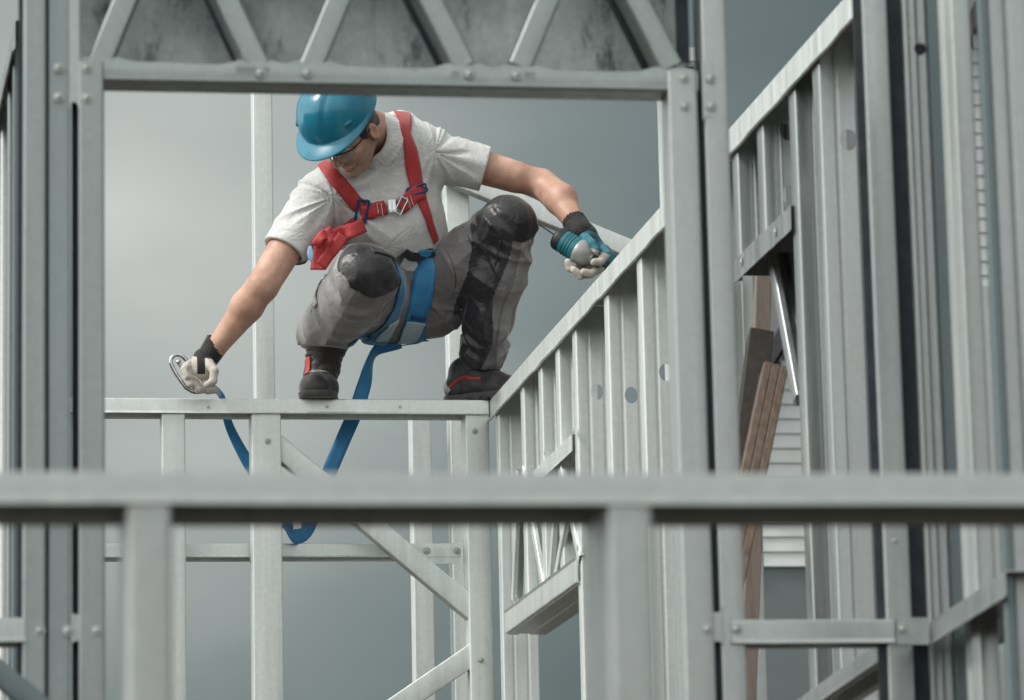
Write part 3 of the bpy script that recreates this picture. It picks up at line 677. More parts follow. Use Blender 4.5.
def crsp(pts, n=8):
    p = np.array([list(q) for q in pts], float); p = np.vstack([2 * p[0] - p[1], p, 2 * p[-1] - p[-2]]); o = []
    for i in range(1, len(p) - 2):
        for k in range(n):
            t = k / n; a, b, c, d = p[i - 1], p[i], p[i + 1], p[i + 2]
            o.append(0.5 * (2 * b + (c - a) * t + (2 * a - 5 * b + 4 * c - d) * t * t + (3 * b - a - 3 * c + d) * t ** 3))
    o.append(p[-2]); return np.array(o)
def ribbon(name, pts, width, parent, mat, normals=None, th=0.003, n=8, F=None, off=0.002, label=None, cross=5, wfn=None, edge=0.0):
    """webbing: a thin strap following pts; with a field F every point of it is laid on that surface"""
    c = crsp(pts, n); m = len(c); T = np.gradient(c, axis=0); T /= np.linalg.norm(T, axis=1, keepdims=True) + 1e-9
    if F is not None: c = F.snap(c, off); Nn = F.grad(c)
    else:
        Nn = crsp(normals, n) if len(np.atleast_2d(normals)) > 1 else np.tile(np.array(normals, float), (m, 1))
    Nn = Nn - T * (Nn * T).sum(1, keepdims=True); Nn /= np.linalg.norm(Nn, axis=1, keepdims=True) + 1e-9
    for _ in range(3):
        Nn[1:-1] = (Nn[:-2] + 2 * Nn[1:-1] + Nn[2:]); Nn /= np.linalg.norm(Nn, axis=1, keepdims=True) + 1e-9
    S = np.cross(T, Nn); S /= np.linalg.norm(S, axis=1, keepdims=True) + 1e-9
    bm = bmesh.new(); top, bot = [], []
    for i in range(m):
        w = width * (wfn(i / (m - 1)) if wfn else 1); row = np.array([c[i] + S[i] * w * (j / (cross - 1) - 0.5) for j in range(cross)])
        nrm = np.tile(Nn[i], (cross, 1))
        if F is not None:
            r2 = F.snap(row, off, 6); row = row * 0.35 + r2 * 0.65
        top.append([bm.verts.new(r + q * th) for r, q in zip(row, nrm)]); bot.append([bm.verts.new(r) for r in row])
    for i in range(m - 1):
        for j in range(cross - 1):
            bm.faces.new((top[i][j], top[i][j + 1], top[i + 1][j + 1], top[i + 1][j])); bm.faces.new((bot[i][j + 1], bot[i][j], bot[i + 1][j], bot[i + 1][j + 1]))
        bm.faces.new((bot[i][0], top[i][0], top[i + 1][0], bot[i + 1][0])); bm.faces.new((top[i][-1], bot[i][-1], bot[i + 1][-1], top[i + 1][-1]))
    for r in (0, m - 1):
        for j in range(cross - 1): bm.faces.new((top[r][j], bot[r][j], bot[r][j + 1], top[r][j + 1]))
    fixn(bm); return frombm(name, bm, parent, M[mat], True, label)
def tubeobj(name, pts, r, parent, mat, n=8, ns=10, closed=False, rfn=None, label=None, into=None):
    c = crsp(pts, n) if not closed else crsp(list(pts) + [pts[0]], n)[:-1]; m = len(c); bm = into or bmesh.new(); rings = []; ref = None
    for i in range(m):
        t = (c[(i + 1) % m] - c[i - 1]) if closed else (c[min(m - 1, i + 1)] - c[max(0, i - 1)]); t /= np.linalg.norm(t) + 1e-9
        if ref is None: ref = np.cross(t, [0.3, 0.5, 0.81]); ref /= np.linalg.norm(ref)
        ref = ref - t * (ref @ t); ref /= np.linalg.norm(ref); b = np.cross(t, ref); rr = r * (rfn(i / (m - 1)) if rfn else 1)
        rings.append([bm.verts.new(c[i] + rr * (math.cos(2 * math.pi * k / ns) * ref + math.sin(2 * math.pi * k / ns) * b)) for k in range(ns)])
    for i in range(m if closed else m - 1):
        A, B = rings[i], rings[(i + 1) % m]; sh = 0
        if closed and i == m - 1: sh = min(range(ns), key=lambda q: (A[0].co - B[q].co).length)
        for k in range(ns): bm.faces.new((A[k], A[(k + 1) % ns], B[(k + 1 + sh) % ns], B[(k + sh) % ns]))
    if not closed: bm.faces.new(rings[0][::-1]); bm.faces.new(rings[-1])
    if into is not None: return None
    fixn(bm); return frombm(name, bm, parent, M[mat], True, label)
# ---------------------------------------------------------------- the worker
YM = YW + DW / 2
def J(px, py, d=0.0): return np.array(P(px, py, Y=YM + d))
def A_(v): return np.array(v, float)

def cloth(name, c0, c1, scale=160, rough=0.85, bump=0.0006, sheen=0.3, weave=True, fold=0.0):
    mt, nt, b = newmat(name); n = noise(nt, scale, 3, 0.6); n2 = noise(nt, 9, 4, 0.6)
    mxx = N(nt, 'ShaderNodeMath', operation='ADD'); nt.links.new(n.outputs['Fac'], mxx.inputs[0]); nt.links.new(n2.outputs['Fac'], mxx.inputs[1])
    hf = N(nt, 'ShaderNodeMath', operation='MULTIPLY'); hf.inputs[1].default_value = 0.5; nt.links.new(mxx.outputs[0], hf.inputs[0])
    r = ramp(nt, hf.outputs[0], [(0.36, c0), (0.64, c1)]); nt.links.new(r.outputs[0], b.inputs['Base Color']); b.inputs['Roughness'].default_value = rough
    b.inputs['Sheen Weight'].default_value = sheen; b.inputs['Sheen Roughness'].default_value = 0.4
    bp = N(nt, 'ShaderNodeBump'); bp.inputs['Distance'].default_value = bump; bp.inputs['Strength'].default_value = 0.8; nt.links.new(n.outputs['Fac'], bp.inputs['Height'])
    last = bp
    if fold:
        n4 = noise(nt, 16, 3, 0.55); n4.inputs['Distortion'].default_value = 1.6
        b2 = N(nt, 'ShaderNodeBump'); b2.inputs['Distance'].default_value = fold; b2.inputs['Strength'].default_value = 1.0; nt.links.new(n4.outputs['Fac'], b2.inputs['Height']); nt.links.new(bp.outputs[0], b2.inputs['Normal']); last = b2
    nt.links.new(last.outputs[0], b.inputs['Normal']); M[name] = mt
cloth('shirt_grey', (0.54, 0.55, 0.54), (0.76, 0.765, 0.75), 190, fold=0.006)
cloth('trouser_grey', (0.125, 0.115, 0.118), (0.20, 0.188, 0.19), 130, rough=0.42, sheen=0.5, fold=0.0035)
cloth('trouser_sheen', (0.22, 0.214, 0.213), (0.33, 0.322, 0.32), 130, rough=0.42, sheen=0.4, fold=0.0035)  # lighter copy of the trouser grey, for painted sheen
cloth('trouser_black', (0.012, 0.012, 0.014), (0.03, 0.03, 0.033), 130, rough=0.36, fold=0.004)
cloth('red_webbing', (0.36, 0.022, 0.028), (0.52, 0.045, 0.05), 220, rough=0.6)
cloth('blue_webbing', (0.012, 0.15, 0.34), (0.03, 0.24, 0.48), 220, rough=0.55)
cloth('glove_white', (0.38, 0.34, 0.29), (0.74, 0.70, 0.63), 200, rough=0.8)
cloth('glove_black', (0.012, 0.011, 0.012), (0.03, 0.028, 0.03), 200, rough=0.8)
cloth('glove_teal', (0.02, 0.13, 0.18), (0.05, 0.22, 0.29), 200, rough=0.8)
cloth('shoe_black', (0.014, 0.013, 0.014), (0.04, 0.037, 0.038), 90, rough=0.5)
cloth('sole', (0.035, 0.034, 0.035), (0.075, 0.072, 0.072), 60, rough=0.6)
cloth('reflective', (0.55, 0.55, 0.54), (0.7, 0.7, 0.68), 90, rough=0.4)
cloth('label_blue', (0.25, 0.42, 0.62), (0.33, 0.5, 0.7), 90, rough=0.5)
cloth('hair', (0.012, 0.010, 0.009), (0.055, 0.045, 0.038), 300, rough=0.6, bump=0.003)
def plastic(name, c, rough=0.3, metal=0.0, coat=0.0, bumpy=0.0):
    mt, nt, b = newmat(name); n = noise(nt, 12, 5, 0.6); r = ramp(nt, n.outputs['Fac'], [(0.3, tuple(x * 0.86 for x in c)), (0.7, tuple(min(1, x * 1.1) for x in c))])
    nt.links.new(r.outputs[0], b.inputs['Base Color']); b.inputs['Metallic'].default_value = metal; b.inputs['Coat Weight'].default_value = coat
    r2 = ramp(nt, n.outputs['Fac'], [(0.3, (rough * 0.8,) * 3), (0.7, (min(1, rough * 1.3),) * 3)]); nt.links.new(r2.outputs[0], b.inputs['Roughness']); M[name] = mt
plastic('helmet_blue', (0.012, 0.20, 0.31), 0.28, coat=0.3)
plastic('helmet_inner', (0.01, 0.07, 0.10), 0.5)
plastic('tool_teal', (0.01, 0.16, 0.20), 0.35); plastic('tool_grey', (0.38, 0.39, 0.38), 0.4, metal=0.3); plastic('tool_black', (0.015, 0.016, 0.018), 0.45)
plastic('steel_polished', (0.62, 0.63, 0.64), 0.18, metal=1.0); plastic('buckle_blue', (0.01, 0.07, 0.20), 0.3, metal=0.3); plastic('red_trim', (0.5, 0.05, 0.04), 0.5)
plastic('eye_white', (0.6, 0.58, 0.55), 0.15)
mt, nt, b = newmat('skin'); n = noise(nt, 14, 5, 0.6); n2 = noise(nt, 120, 3, 0.6)
r = ramp(nt, n.outputs['Fac'], [(0.3, (0.46, 0.25, 0.18)), (0.55, (0.60, 0.355, 0.265)), (0.75, (0.71, 0.46, 0.365))]); nt.links.new(r.outputs[0], b.inputs['Base Color'])
b.inputs['Roughness'].default_value = 0.48; b.inputs['Subsurface Weight'].default_value = 0.12; b.inputs['Subsurface Scale'].default_value = 0.01; b.inputs['Subsurface Radius'].default_value = (1, 0.35, 0.2)
bp = N(nt, 'ShaderNodeBump'); bp.inputs['Distance'].default_value = 0.0008; nt.links.new(n2.outputs['Fac'], bp.inputs['Height']); nt.links.new(bp.outputs[0], b.inputs['Normal']); M['skin'] = mt
mt, nt, b = newmat('glass'); b.inputs['Base Color'].default_value = (0.9, 0.95, 0.95, 1); b.inputs['Transmission Weight'].default_value = 0.9; b.inputs['Roughness'].default_value = 0.05; b.inputs['IOR'].default_value = 1.2; M['lens'] = mt

root = thing('person', 'crouching worker in blue hard hat, grey polo shirt and red harness, bending over the track', 'person', tuple(P(395, 399, Y=YM)))

# --- joints
pelvis, belly, chest, uchest, neckb = J(404, 300, .12), J(402, 255, .05), J(384, 205, -.05), J(386, 165, -.08), J(391, 138, -.12)
RS, RE, RW = J(316, 200, -.13), J(263, 286, -.20), J(215, 349, -.10)
LS, LE, LF, LW = J(434, 154, -.06), J(541, 184, -.08), J(561, 200, -.16), J(577, 226, -.24)
RH, RK, RA = J(382, 303, .09), J(364, 276, -.27), J(321, 362, .05)
LH, LK, LA = J(428, 298, .08), J(508, 223, -.16), J(482, 354, .0)
# head frame
hu = A_((-.50, -.65, .57)); hu /= np.linalg.norm(hu); hf = A_((-.50, -.32, -.80)); hf -= hu * (hf @ hu); hf /= np.linalg.norm(hf); hl = np.cross(hu, hf)
HC = J(350, 131, -.27)
def hp(f, l, u): return HC + hf * f + hl * l + hu * u
HR = np.stack([hf, hl, hu])

# --- body: one continuous skin surface
lo = np.minimum.reduce([RW, RA, LW, pelvis]) - [0.10, 0.16, 0.10]; hi = np.maximum.reduce([LW, LA, HC + 0.1, pelvis + 0.1]) + [0.10, 0.10, 0.16]
hi[2] = max(hi[2], (HC + hu * 0.2)[2]); lo[2] = ZW - 0.02
B = Field(lo, hi, 0.0034)
B.chain([pelvis, belly, chest, uchest], [.105, .105, .12, .09], .05, flat=((0, 1, 0), .8))
B.cap(RS, LS, .05, .05, .04)
B.chain([RH, RK, RA], [.075, .05, .038], .03); B.chain([LH, LK, LA], [.075, .05, .038], .03); B.cap(RH, LH, .09, .09, .04)
# arms with muscle volume
B.cap(LS, LE, .052, .043, .02); B.cap(LS + (LE - LS) * .35 + [0, 0, .004], LS + (LE - LS) * .75, .046, .044, .02)
B.cap(LE, LF, .043, .046, .02); B.cap(LF, LW, .045, .029, .02); B.cap(LE + [0.012, 0, -.004], LF + [.006, -.01, .004], .036, .034, .02)
B.cap(LW, LW + (LW - LF) * .1, .029, .025, .01)
m1 = RE + (RW - RE) * .32
B.cap(RS, RE, .054, .043, .02); B.cap(RS + (RE - RS) * .45 + [-.006, 0, .006], RE, .048, .04, .02)
B.cap(RE, m1, .042, .046, .02); B.cap(m1, RW, .046, .030, .02); B.cap(RE + [-.012, -.01, 0], m1 + [-.012, 0, 0], .032, .034, .02)
B.cap(RW, RW + (RW - RE) * .12, .030, .028, .01)
B.cap(m1 + [.018, -.03, .01], RW + [0.004, -.012, 0], .018, .014, .02)
B.disp(.0015, lambda p: vnoise(p * [24, 24, 13], 1) + .4 * vnoise(p * 55, 2))
# neck and head
B.cap(neckb, hp(-.045, 0, -.035), .062, .056, .03); B.cap(J(398, 134, -.09), hp(-.05, 0, -.02), .045, .045, .03)
B.ell(hp(-.012, 0, .03), (.093, .072, .085), HR, .01); B.ell(hp(.028, 0, -.035), (.062, .057, .072), HR, .02)
for s_ in (-1, 1):
    B.cap(hp(-.01, s_ * .052, -.045), hp(.052, s_ * .024, -.096), .017, .016, .02)
    B.ell(hp(.06, s_ * .044, -.018), (.022, .018, .016), HR, .012)
    B.ell(hp(.098, s_ * .032, .001), (.017, .018, .011), HR, .008, 'sub')
    B.ell(hp(-.012, s_ * .077, -.012), (.019, .008, .031), HR, .005)
    B.ell(hp(-.008, s_ * .086, -.010), (.0115, .009, .019), HR, .004, 'sub')
    B.ell(hp(-.012, s_ * .079, -.035), (.009, .006, .009), HR, .004)
    B.cap(hp(.088, s_ * .012, .02), hp(.078, s_ * .05, .018), .009, .007, .008)
    B.ell(hp(.104, s_ * .011, -.034), (.010, .007, .007), HR, .004)
    B.cap(hp(.098, s_ * .018, -.040), hp(.083, s_ * .034, -.066), .003, .003, .006, op='sub')
B.cap(hp(.090, 0, .008), hp(.117, 0, -.028), .0075, .011, .006); B.ell(hp(.072, 0, -.097), (.022, .024, .017), HR, .015)
B.chain([hp(.082, -.024, -.064), hp(.094, 0, -.060), hp(.082, .024, -.064)], [.004, .0062, .004], .004)
B.chain([hp(.080, -.022, -.068), hp(.091, 0, -.072), hp(.080, .022, -.068)], [.004, .0066, .004], .004)
B.cap(hp(.088, -.024, -.0662), hp(.099, 0, -.0662), .0016, .0016, .003, op='sub'); B.cap(hp(.099, 0, -.0662), hp(.088, .024, -.0662), .0016, .0016, .003, op='sub')
body = fobj('body', B, root, 'skin')
for s_ in (-1, 1):
    bm = bmesh.new(); bmesh.ops.create_uvsphere(bm, u_segments=14, v_segments=10, radius=.0115, matrix=Matrix.Translation(Vector(hp(.079, s_ * .031, .001)))); frombm('eye', bm, root, M['eye_white'], True)

# --- stubble on jaw and cheek
V, Q = B.mesh(); cen = V[Q].mean(1); loc_ = (cen - HC) @ HR.T
mk = (np.abs(loc_[:, 1]) < .085) & (loc_[:, 2] < -.030 - .25 * np.clip(loc_[:, 0], 0, .06) + .004 * vnoise(cen * 90, 1)) & (loc_[:, 2] > -.125) & (loc_[:, 0] > -.012) & (loc_[:, 0] < .11)
lipd = ((loc_[:, 0] - .09) / .018) ** 2 + (loc_[:, 1] / .024) ** 2 + ((loc_[:, 2] + .066) / .0115) ** 2
mk &= (lipd > 1) & ~((loc_[:, 0] > .085) & (loc_[:, 2] > -.05))
plastic('stubble', (0.42, 0.275, 0.215), 0.7); V2 = V.copy(); V2 += B.grad(V) * .0007; fobj('stubble', None, root, 'stubble', VQ=(V2, Q[mk]))
# --- hair: cropped, below the hat
H = Field(HC - 0.16, HC + 0.16, 0.0032)
H.ell(hp(-.014, 0, .028), (.097, .0765, .088), HR, .0); H.cap(hp(-.065, -.02, -.03), hp(-.062, .02, -.03), .036, .036, .02)
p_ = np.array(hp(.030, 0, 0)); H.cut(p_, hf + hu * -.35); H.cut(hp(-.03, 0, -.052), -hu + hf * .35)
for s_ in (-1, 1): H.ell(hp(-.010, s_ * .088, -.012), (.026, .03, .036), HR, .0, 'sub')
H.disp(.0012, lambda p: vnoise(p * 300)); fobj('hair', H, root, 'hair')

# --- polo shirt
S = Field(J(262, 262, -.3), J(500, 92, .30), 0.0038) if False else Field([J(255, 300, 0)[0], YM - .38, J(400, 275, 0)[2]], [J(502, 300, 0)[0], YM + .30, J(400, 84, 0)[2]], 0.0038)
S.chain([J(404, 285, .10), J(402, 250, .05), J(388, 212, -.04), J(385, 175, -.08)], [.128, .136, .150, .128], .06, flat=((0, 1, 0), .85))
S.ell(J(362, 205, -.05), (.14, .12, .13), k=.06)
S.cap(J(340, 190, -.11), J(425, 158, -.06), .082, .078, .05)
S.cap(J(398, 140, -.02), J(390, 160, -.04), .092, .10, .05); S.cap(neckb + [.01, .02, 0], LS + [-.02, 0, .012], .062, .06, .04)
S.cap(J(362, 158, -.16), RS + [.02, 0, 0], .055, .066, .04)
eL = LS + (LE - LS) * .48; eR = RS + (RE - RS) * .60
S.cap(LS, eL + (LE - LS) * .1, .066, .060, .035); S.cap(LS + [.01, 0, -.02], eL + [0, 0, -.006], .062, .056, .03)
S.cap(RS, eR + (RE - RS) * .1, .068, .064, .035); S.cap(RS + [.006, 0, 0], eR + [.004, 0, -.002], .064, .06, .03)
def shirtfold(p):
    c = np.array(J(430, 160, -.05)); q = p - c; a = np.arctan2(q[:, 2], q[:, 0]); rr = np.linalg.norm(q, axis=1)
    c2 = np.array(J(330, 205, -.1)); q2 = p - c2; a2 = np.arctan2(q2[:, 2], q2[:, 0]); r2 = np.linalg.norm(q2, axis=1)
    n1 = 1 - np.abs(vnoise(np.stack([a * 5.0, rr * 6, p[:, 1] * 4], 1), 0)) * 2
    n2 = 1 - np.abs(vnoise(np.stack([a2 * 4.5, r2 * 6, p[:, 1] * 4 + 9], 1), 1)) * 2
    n3 = vnoise(p * [16, 14, 9], 2)
    w1 = np.exp(-(rr / .16) ** 2); w2 = np.exp(-(r2 / .17) ** 2)
    return -(n1 * w1 * 1.1 + n2 * w2 * 1.2 + n3 * .5)
S.disp(.0105, shirtfold)
dL = (LE - LS) / np.linalg.norm(LE - LS); dR = (RE - RS) / np.linalg.norm(RE - RS)
S.cut(eL, dL, lo=eL - .11, hi=eL + .16); S.cut(eR, dR, lo=eR - .17, hi=eR + .10)
S.cap(eL - dL * .04, eL + dL * .1, .053, .055, .0, op='sub'); S.cap(eR - dR * .04, eR + dR * .1, .056, .058, .0, op='sub')
nk0 = J(379, 144, -.17); nk1 = np.array(hp(-.045, 0, -.035)); nd = nk1 - J(392, 146, -.11); nd /= np.linalg.norm(nd)
S.cap(nk0 - nd * .07, nk0, .060, .082, .05); S.cap(nk0 - nd * .10, nk0 - nd * .02, .10, .080, .05)
S.ell(hp(.015, 0, -.02), (.115, .095, .12), HR, .02, 'sub')
S.cap(nk0 - nd * .01, nk0 + nd * .10, .064, .076, .004, op='sub')
shirt = fobj('polo_shirt', S, root, 'shirt_grey')
# hems: stitched bands round the sleeve ends
for e_, d_, r_ in ((eL, dL, .0585), (eR, dR, .062)):
    a1 = np.cross(d_, [0, 1, 0.2]); a1 /= np.linalg.norm(a1); a2 = np.cross(d_, a1)
    pts = [e_ - d_ * .012 + (a1 * math.cos(q) + a2 * math.sin(q)) * r_ for q in np.linspace(0, 2 * math.pi, 17)[:-1]]
    pts = S.snap(np.array(pts), .0006)
    tubeobj('sleeve_seam', list(pts), .0014, shirt, 'shirt_grey', closed=True, n=3, ns=6)
# collar: folded band standing round the neck
a1 = np.cross(nd, [0, 0, 1]); a1 /= np.linalg.norm(a1); a2 = np.cross(nd, a1)
K = Field(nk0 - .17, nk0 + .17, .0030); ring0 = []
for q in np.linspace(0, 2 * math.pi, 41)[:-1]:
    dirv = a1 * math.cos(q) + a2 * math.sin(q); ring0.append((nk0 + nd * .046 + dirv * .067, nk0 + nd * (.012 - .004 * math.sin(2 * q)) + dirv * .091))
for (i0, o0), (i1, o1) in zip(ring0, ring0[1:] + ring0[:1]):
    for t0 in np.linspace(0, 1, 8):
        bl = A_(nd) * .006 * math.sin(t0 * math.pi); K.cap(i0 * (1 - t0) + o0 * t0 + bl, i1 * (1 - t0) + o1 * t0 + bl, .0055, .0055, .005)
K.disp(.0012, lambda p: vnoise(p * 22, 1))
K.ell(hp(.03, 0, -.025), (.082, .062, .088), HR, .0, 'sub')
fobj('collar', K, shirt, 'shirt_grey')

# --- trousers
T = Field([J(290, 300, 0)[0], YM - .42, ZW + .03], [J(545, 300, 0)[0], YM + .30, J(400, 180, 0)[2]], 0.0038)
T.cap(RH, LH, .112, .112, .05); T.cap(J(404, 292, .10), J(403, 262, .06), .135, .135, .04, flat=((0, 1, 0), .85))
RKc = RK; T.chain([RH + [.0, 0, .0], RKc], [.108, .088], .04)
T.chain([RKc, J(349, 302, -.20), J(329, 327, -.06), J(322, 342, .02)], [.086, .083, .070, .058], .03); T.cap(J(318, 330, -.02), J(336, 334, -.05), .056, .05, .02)
T.chain([LH, LH + (LK - LH) * .5 + [0, 0, -.01], LK], [.110, .098, .076], .04)
T.chain([LK, J(499, 275, -.11), J(490, 320, -.05), J(482, 350, -.0)], [.074, .074, .064, .058], .03)
T.cap(J(484, 348, 0), J(482, 358, 0), .062, .060, .015)
def legfold(p):
    out = np.zeros(len(p))
    for a, b, f, amp in ((RH, RKc, 30, .7), (RKc, RA, 26, 1.5), (LH, LK, 24, .9), (LK, LA, 24, 1.15)):
        ab = b - a; L = np.linalg.norm(ab); ax = ab / L; s_ = (p - a) @ ax; q = p - a - s_[:, None] * ax; d = np.linalg.norm(q, axis=1)
        u1 = np.cross(ax, [0.2, 1, 0.1]); u1 /= np.linalg.norm(u1); ang = np.arctan2(q @ np.cross(ax, u1), q @ u1)
        w = np.exp(-(d / .13) ** 2) * (1 / (1 + np.exp(-(s_ + .02) * 60))) * (1 / (1 + np.exp((s_ - L - .02) * 60)))
        e = .45 + .9 * np.exp(-((s_ - L) / .08) ** 2) + .7 * np.exp(-(s_ / .08) ** 2)
        n_ = -.3 + 1.5 * (1 - np.minimum(1, 1.6 * np.abs(vnoise(np.stack([s_ * f + .9 * np.sin(ang + L * 9), ang * .9 + 5, np.full_like(s_, L * 30)], 1), 0)))) ** 1.6
        n2 = 1 - 2 * np.abs(vnoise(np.stack([s_ * 7, ang * 2.2 + 9, np.full_like(s_, L * 50)], 1), 1))
        out += w * amp * (n_ * e + .6 * n2)
    return -out
T.disp(.0135, legfold)
T.cut(J(403, 246, .05), A_((0.1, -.15, 1)), lo=J(345, 300, -.06), hi=J(446, 150, .32)); T.cut(J(322, 349, .02), A_((-.1, .1, -1)), lo=J(296, 372, -.2), hi=J(352, 338, .16)); T.cap(LA + [0, 0, .01], LA - [0, 0, .08], .046, .046, 0, op='sub'); T.cap(RA + [0, 0, .02], RA - [0, 0, .08], .044, .044, 0, op='sub')
V, Q = T.mesh(); cen = V[Q].mean(1)
def inell(c, ctr, r, R=None):
    q = c - np.array(ctr)
    if R is not None: q = q @ np.array(R).T
    return ((q / np.array(r)) ** 2).sum(1) < 1
pxy = np.array([PX(c) for c in cen])
tt = ((cen - LK) @ (LA - LK)) / ((LA - LK) @ (LA - LK)); axL = LK + np.outer(tt, (LA - LK))
cj = cen + .005 * np.stack([vnoise(cen * 22, q) for q in (0, 1, 2)], 1)
kr = inell(cj, RK + A_((.012, -.03, .012)), (.098, .10, .088)); kl = inell(cj, LK + A_((.0, -.02, .012)), (.10, .12, .088))
panel = (tt > .05) & (cen[:, 0] < axL[:, 0] - .004 + .012 * np.sin(tt * 9)) & (np.linalg.norm(cen - axL, axis=1) < .11) & (tt < 1.1) & (cen[:, 1] < axL[:, 1] + .02)
tr = ((cen - RKc) @ (RA - RKc)) / ((RA - RKc) @ (RA - RKc)); pX = np.array([PX(c)[0] for c in cen]); pYy = np.array([PX(c)[1] for c in cen])
lightR = (pX < 350 - .55 * (pYy - 300)) & (pYy > 250) & (cen[:, 1] < YM + .08) & (pX < 372) & ~kr
lightL = (tt > .02) & (tt < 1.05) & (cen[:, 0] > axL[:, 0] + .030 + .01 * np.sin(tt * 7)) & (np.linalg.norm(cen - axL, axis=1) < .12) & ~kl & ~panel
lightRL = lightR | lightL
def samp0(F, p):
    o = np.full(len(p), .2, np.float32); hi_ = F.lo + F.h * (F.n - 1); m = ((p > F.lo) & (p < hi_)).all(1); o[m] = F.at(p[m]); return o
trousers = fobj('trousers', None, root, 'trouser_grey', VQ=(V, Q[~(kr | kl | panel | lightRL)]))
def puff(V, Q, amt, F):
    u = np.unique(Q); V2 = V.copy(); V2[u] += F.grad(V[u]) * amt; return V2, Q
fobj('shin_sheen', None, trousers, 'trouser_sheen', VQ=(V, Q[lightR])); fobj('shin_sheen', None, trousers, 'trouser_sheen', VQ=(V, Q[lightL]))  # sheen on the shins, put into the cloth colour
for msk, nm in ((kr, 'knee_pad'), (kl, 'knee_pad'), (panel & ~kl, 'side_panel')):
    fobj(nm, None, trousers, 'trouser_black', VQ=puff(V, Q[msk], .0012 if nm != 'knee_pad' else .0022, T))
for pts in ([(462, 226), (470, 240), (476, 262), (478, 285)], [(446, 250), (452, 262), (456, 280), (452, 300)], [(500, 240), (494, 270), (488, 300), (484, 330), (482, 352)], [(322, 262), (316, 285), (312, 310), (310, 335)]):
    q = []
    for x, y in pts:
        a, b_ = J(x, y, -.45), J(x, y, .3); r_ = a + (b_ - a) * np.linspace(0, 1, 300)[:, None]; v_ = samp0(T, r_); i_ = np.argmax(v_ < .001)
        if (v_ < .001).any(): q.append(r_[i_])
    if len(q) > 1: tubeobj('seam', q, .0017, trousers, 'trouser_black', n=8, ns=5)
U = Field(np.minimum(S.lo, T.lo), np.maximum(S.lo + S.n * S.h, T.lo + T.n * T.h), .006)   # shirt and trousers together, for laying webbing on
g = np.stack(np.meshgrid(*[U.lo[i] + U.h * np.arange(U.n[i]) for i in range(3)], indexing='ij'), -1).reshape(-1, 3)
def samp(F, p):
    o = np.full(len(p), .2, np.float32); hi_ = F.lo + F.h * (F.n - 1); m = ((p > F.lo) & (p < hi_)).all(1); o[m] = F.at(p[m]); return o
U.f = np.minimum(samp(S, g), samp(T, g)).reshape(tuple(U.n)).astype(np.float32); del g
def hit(px, py, off=0.004, F=None, d0=-.45, d1=.3):
    """where the sight line of that spot meets the clothing"""
    F = F or U; a, b = J(px, py, d0), J(px, py, d1); n = 400; pts = a + (b - a) * np.linspace(0, 1, n)[:, None]; v = F.at(pts) - off
    i = np.argmax(v < 0)
    return pts[i] if (v < 0).any() else pts[np.argmin(v)]
def strap(name, pxs, width, mat, parent, th=.0028, n=6, lift=.0035, **k):
    return ribbon(name, [hit(x, y, lift) for x, y in pxs], width, parent, mat, F=U, off=lift, th=th, n=n, **k)

# --- safety harness (worn)
hs = strap('harness', [(402, 112), (405, 128), (411, 155), (416, 182), (418, 192)], .052, 'red_webbing', root)
strap('strap', [(419, 188), (423, 203), (429, 220), (436, 242)], .042, 'red_webbing', hs, lift=.003, wfn=lambda t: 1 - .45 * t)
strap('strap', [(322, 158), (333, 175), (347, 192), (360, 208)], .046, 'red_webbing', hs)
strap('strap', [(358, 222), (345, 232), (330, 242), (318, 256)], .042, 'red_webbing', hs)
strap('chest_strap', [(361, 213), (370, 212), (379, 209), (386, 207)], .046, 'red_webbing', hs, lift=.008)
strap('chest_strap', [(399, 208), (407, 202), (414, 195), (422, 191)], .046, 'red_webbing', hs, lift=.009)
for x0, y0, x1, y1 in ((377, 203, 379, 217), (381, 203, 383, 216), (407, 197, 411, 209), (410, 195, 414, 207)):
    a, b_ = hit(x0, y0, .013), hit(x1, y1, .013); tubeobj('stitching', [a, (a + b_) / 2, b_], .0012, hs, 'reflective', n=3, ns=5)
def buckle(name, px, py, w, h, ang, mat, lift=.012, r=.0032):
    c = hit(px, py, lift); n_ = U.grad(c)[0]; n_ = n_ * .6 + A_((0, -1, 0)) * .4; n_ /= np.linalg.norm(n_)
    ex = np.cross(A_((0, 0, 1)), n_) * -1; ex /= np.linalg.norm(ex); 
    if ex[0] < 0: ex = -ex
    ey = np.cross(ex, n_); ey /= np.linalg.norm(ey); ey = ey if ey[2] > 0 else -ey
    ca, sa = math.cos(ang), math.sin(ang); X_, Y_ = ex * ca + ey * sa, -ex * sa + ey * ca
    pts = []
    for sx, sy in ((-1, -1), (0, -1), (1, -1), (1, 0), (1, 1), (0, 1), (-1, 1), (-1, 0)):
        pts.append(c + X_ * w / 2 * sx + Y_ * h / 2 * sy)
    return tubeobj(name, pts, r, hs, mat, n=5, ns=8, closed=True)
buckle('buckle', 362, 211, .030, .064, -.25, 'buckle_blue', .012, .0042); buckle('buckle', 417, 190, .062, .022, .35, 'buckle_blue', .011, .0036)
buckle('chest_buckle', 401, 206, .020, .050, -.45, 'steel_polished', .014, .0036)
c = hit(392, 206, .014); bm = bmesh.new(); obox(bm, c, (.012, .002, .002), (0, .005, 0), (-.002, 0, .019)); bmesh.ops.bevel(bm, geom=list(bm.edges), offset=.002, segments=2, affect='EDGES')
for q in (-.008, .004): obox(bm, c + A_((q, -.006, 0)), (.0025, 0, 0), (0, .003, 0), (0, 0, .015))
frombm('chest_buckle', bm, hs, M['steel_polished'])
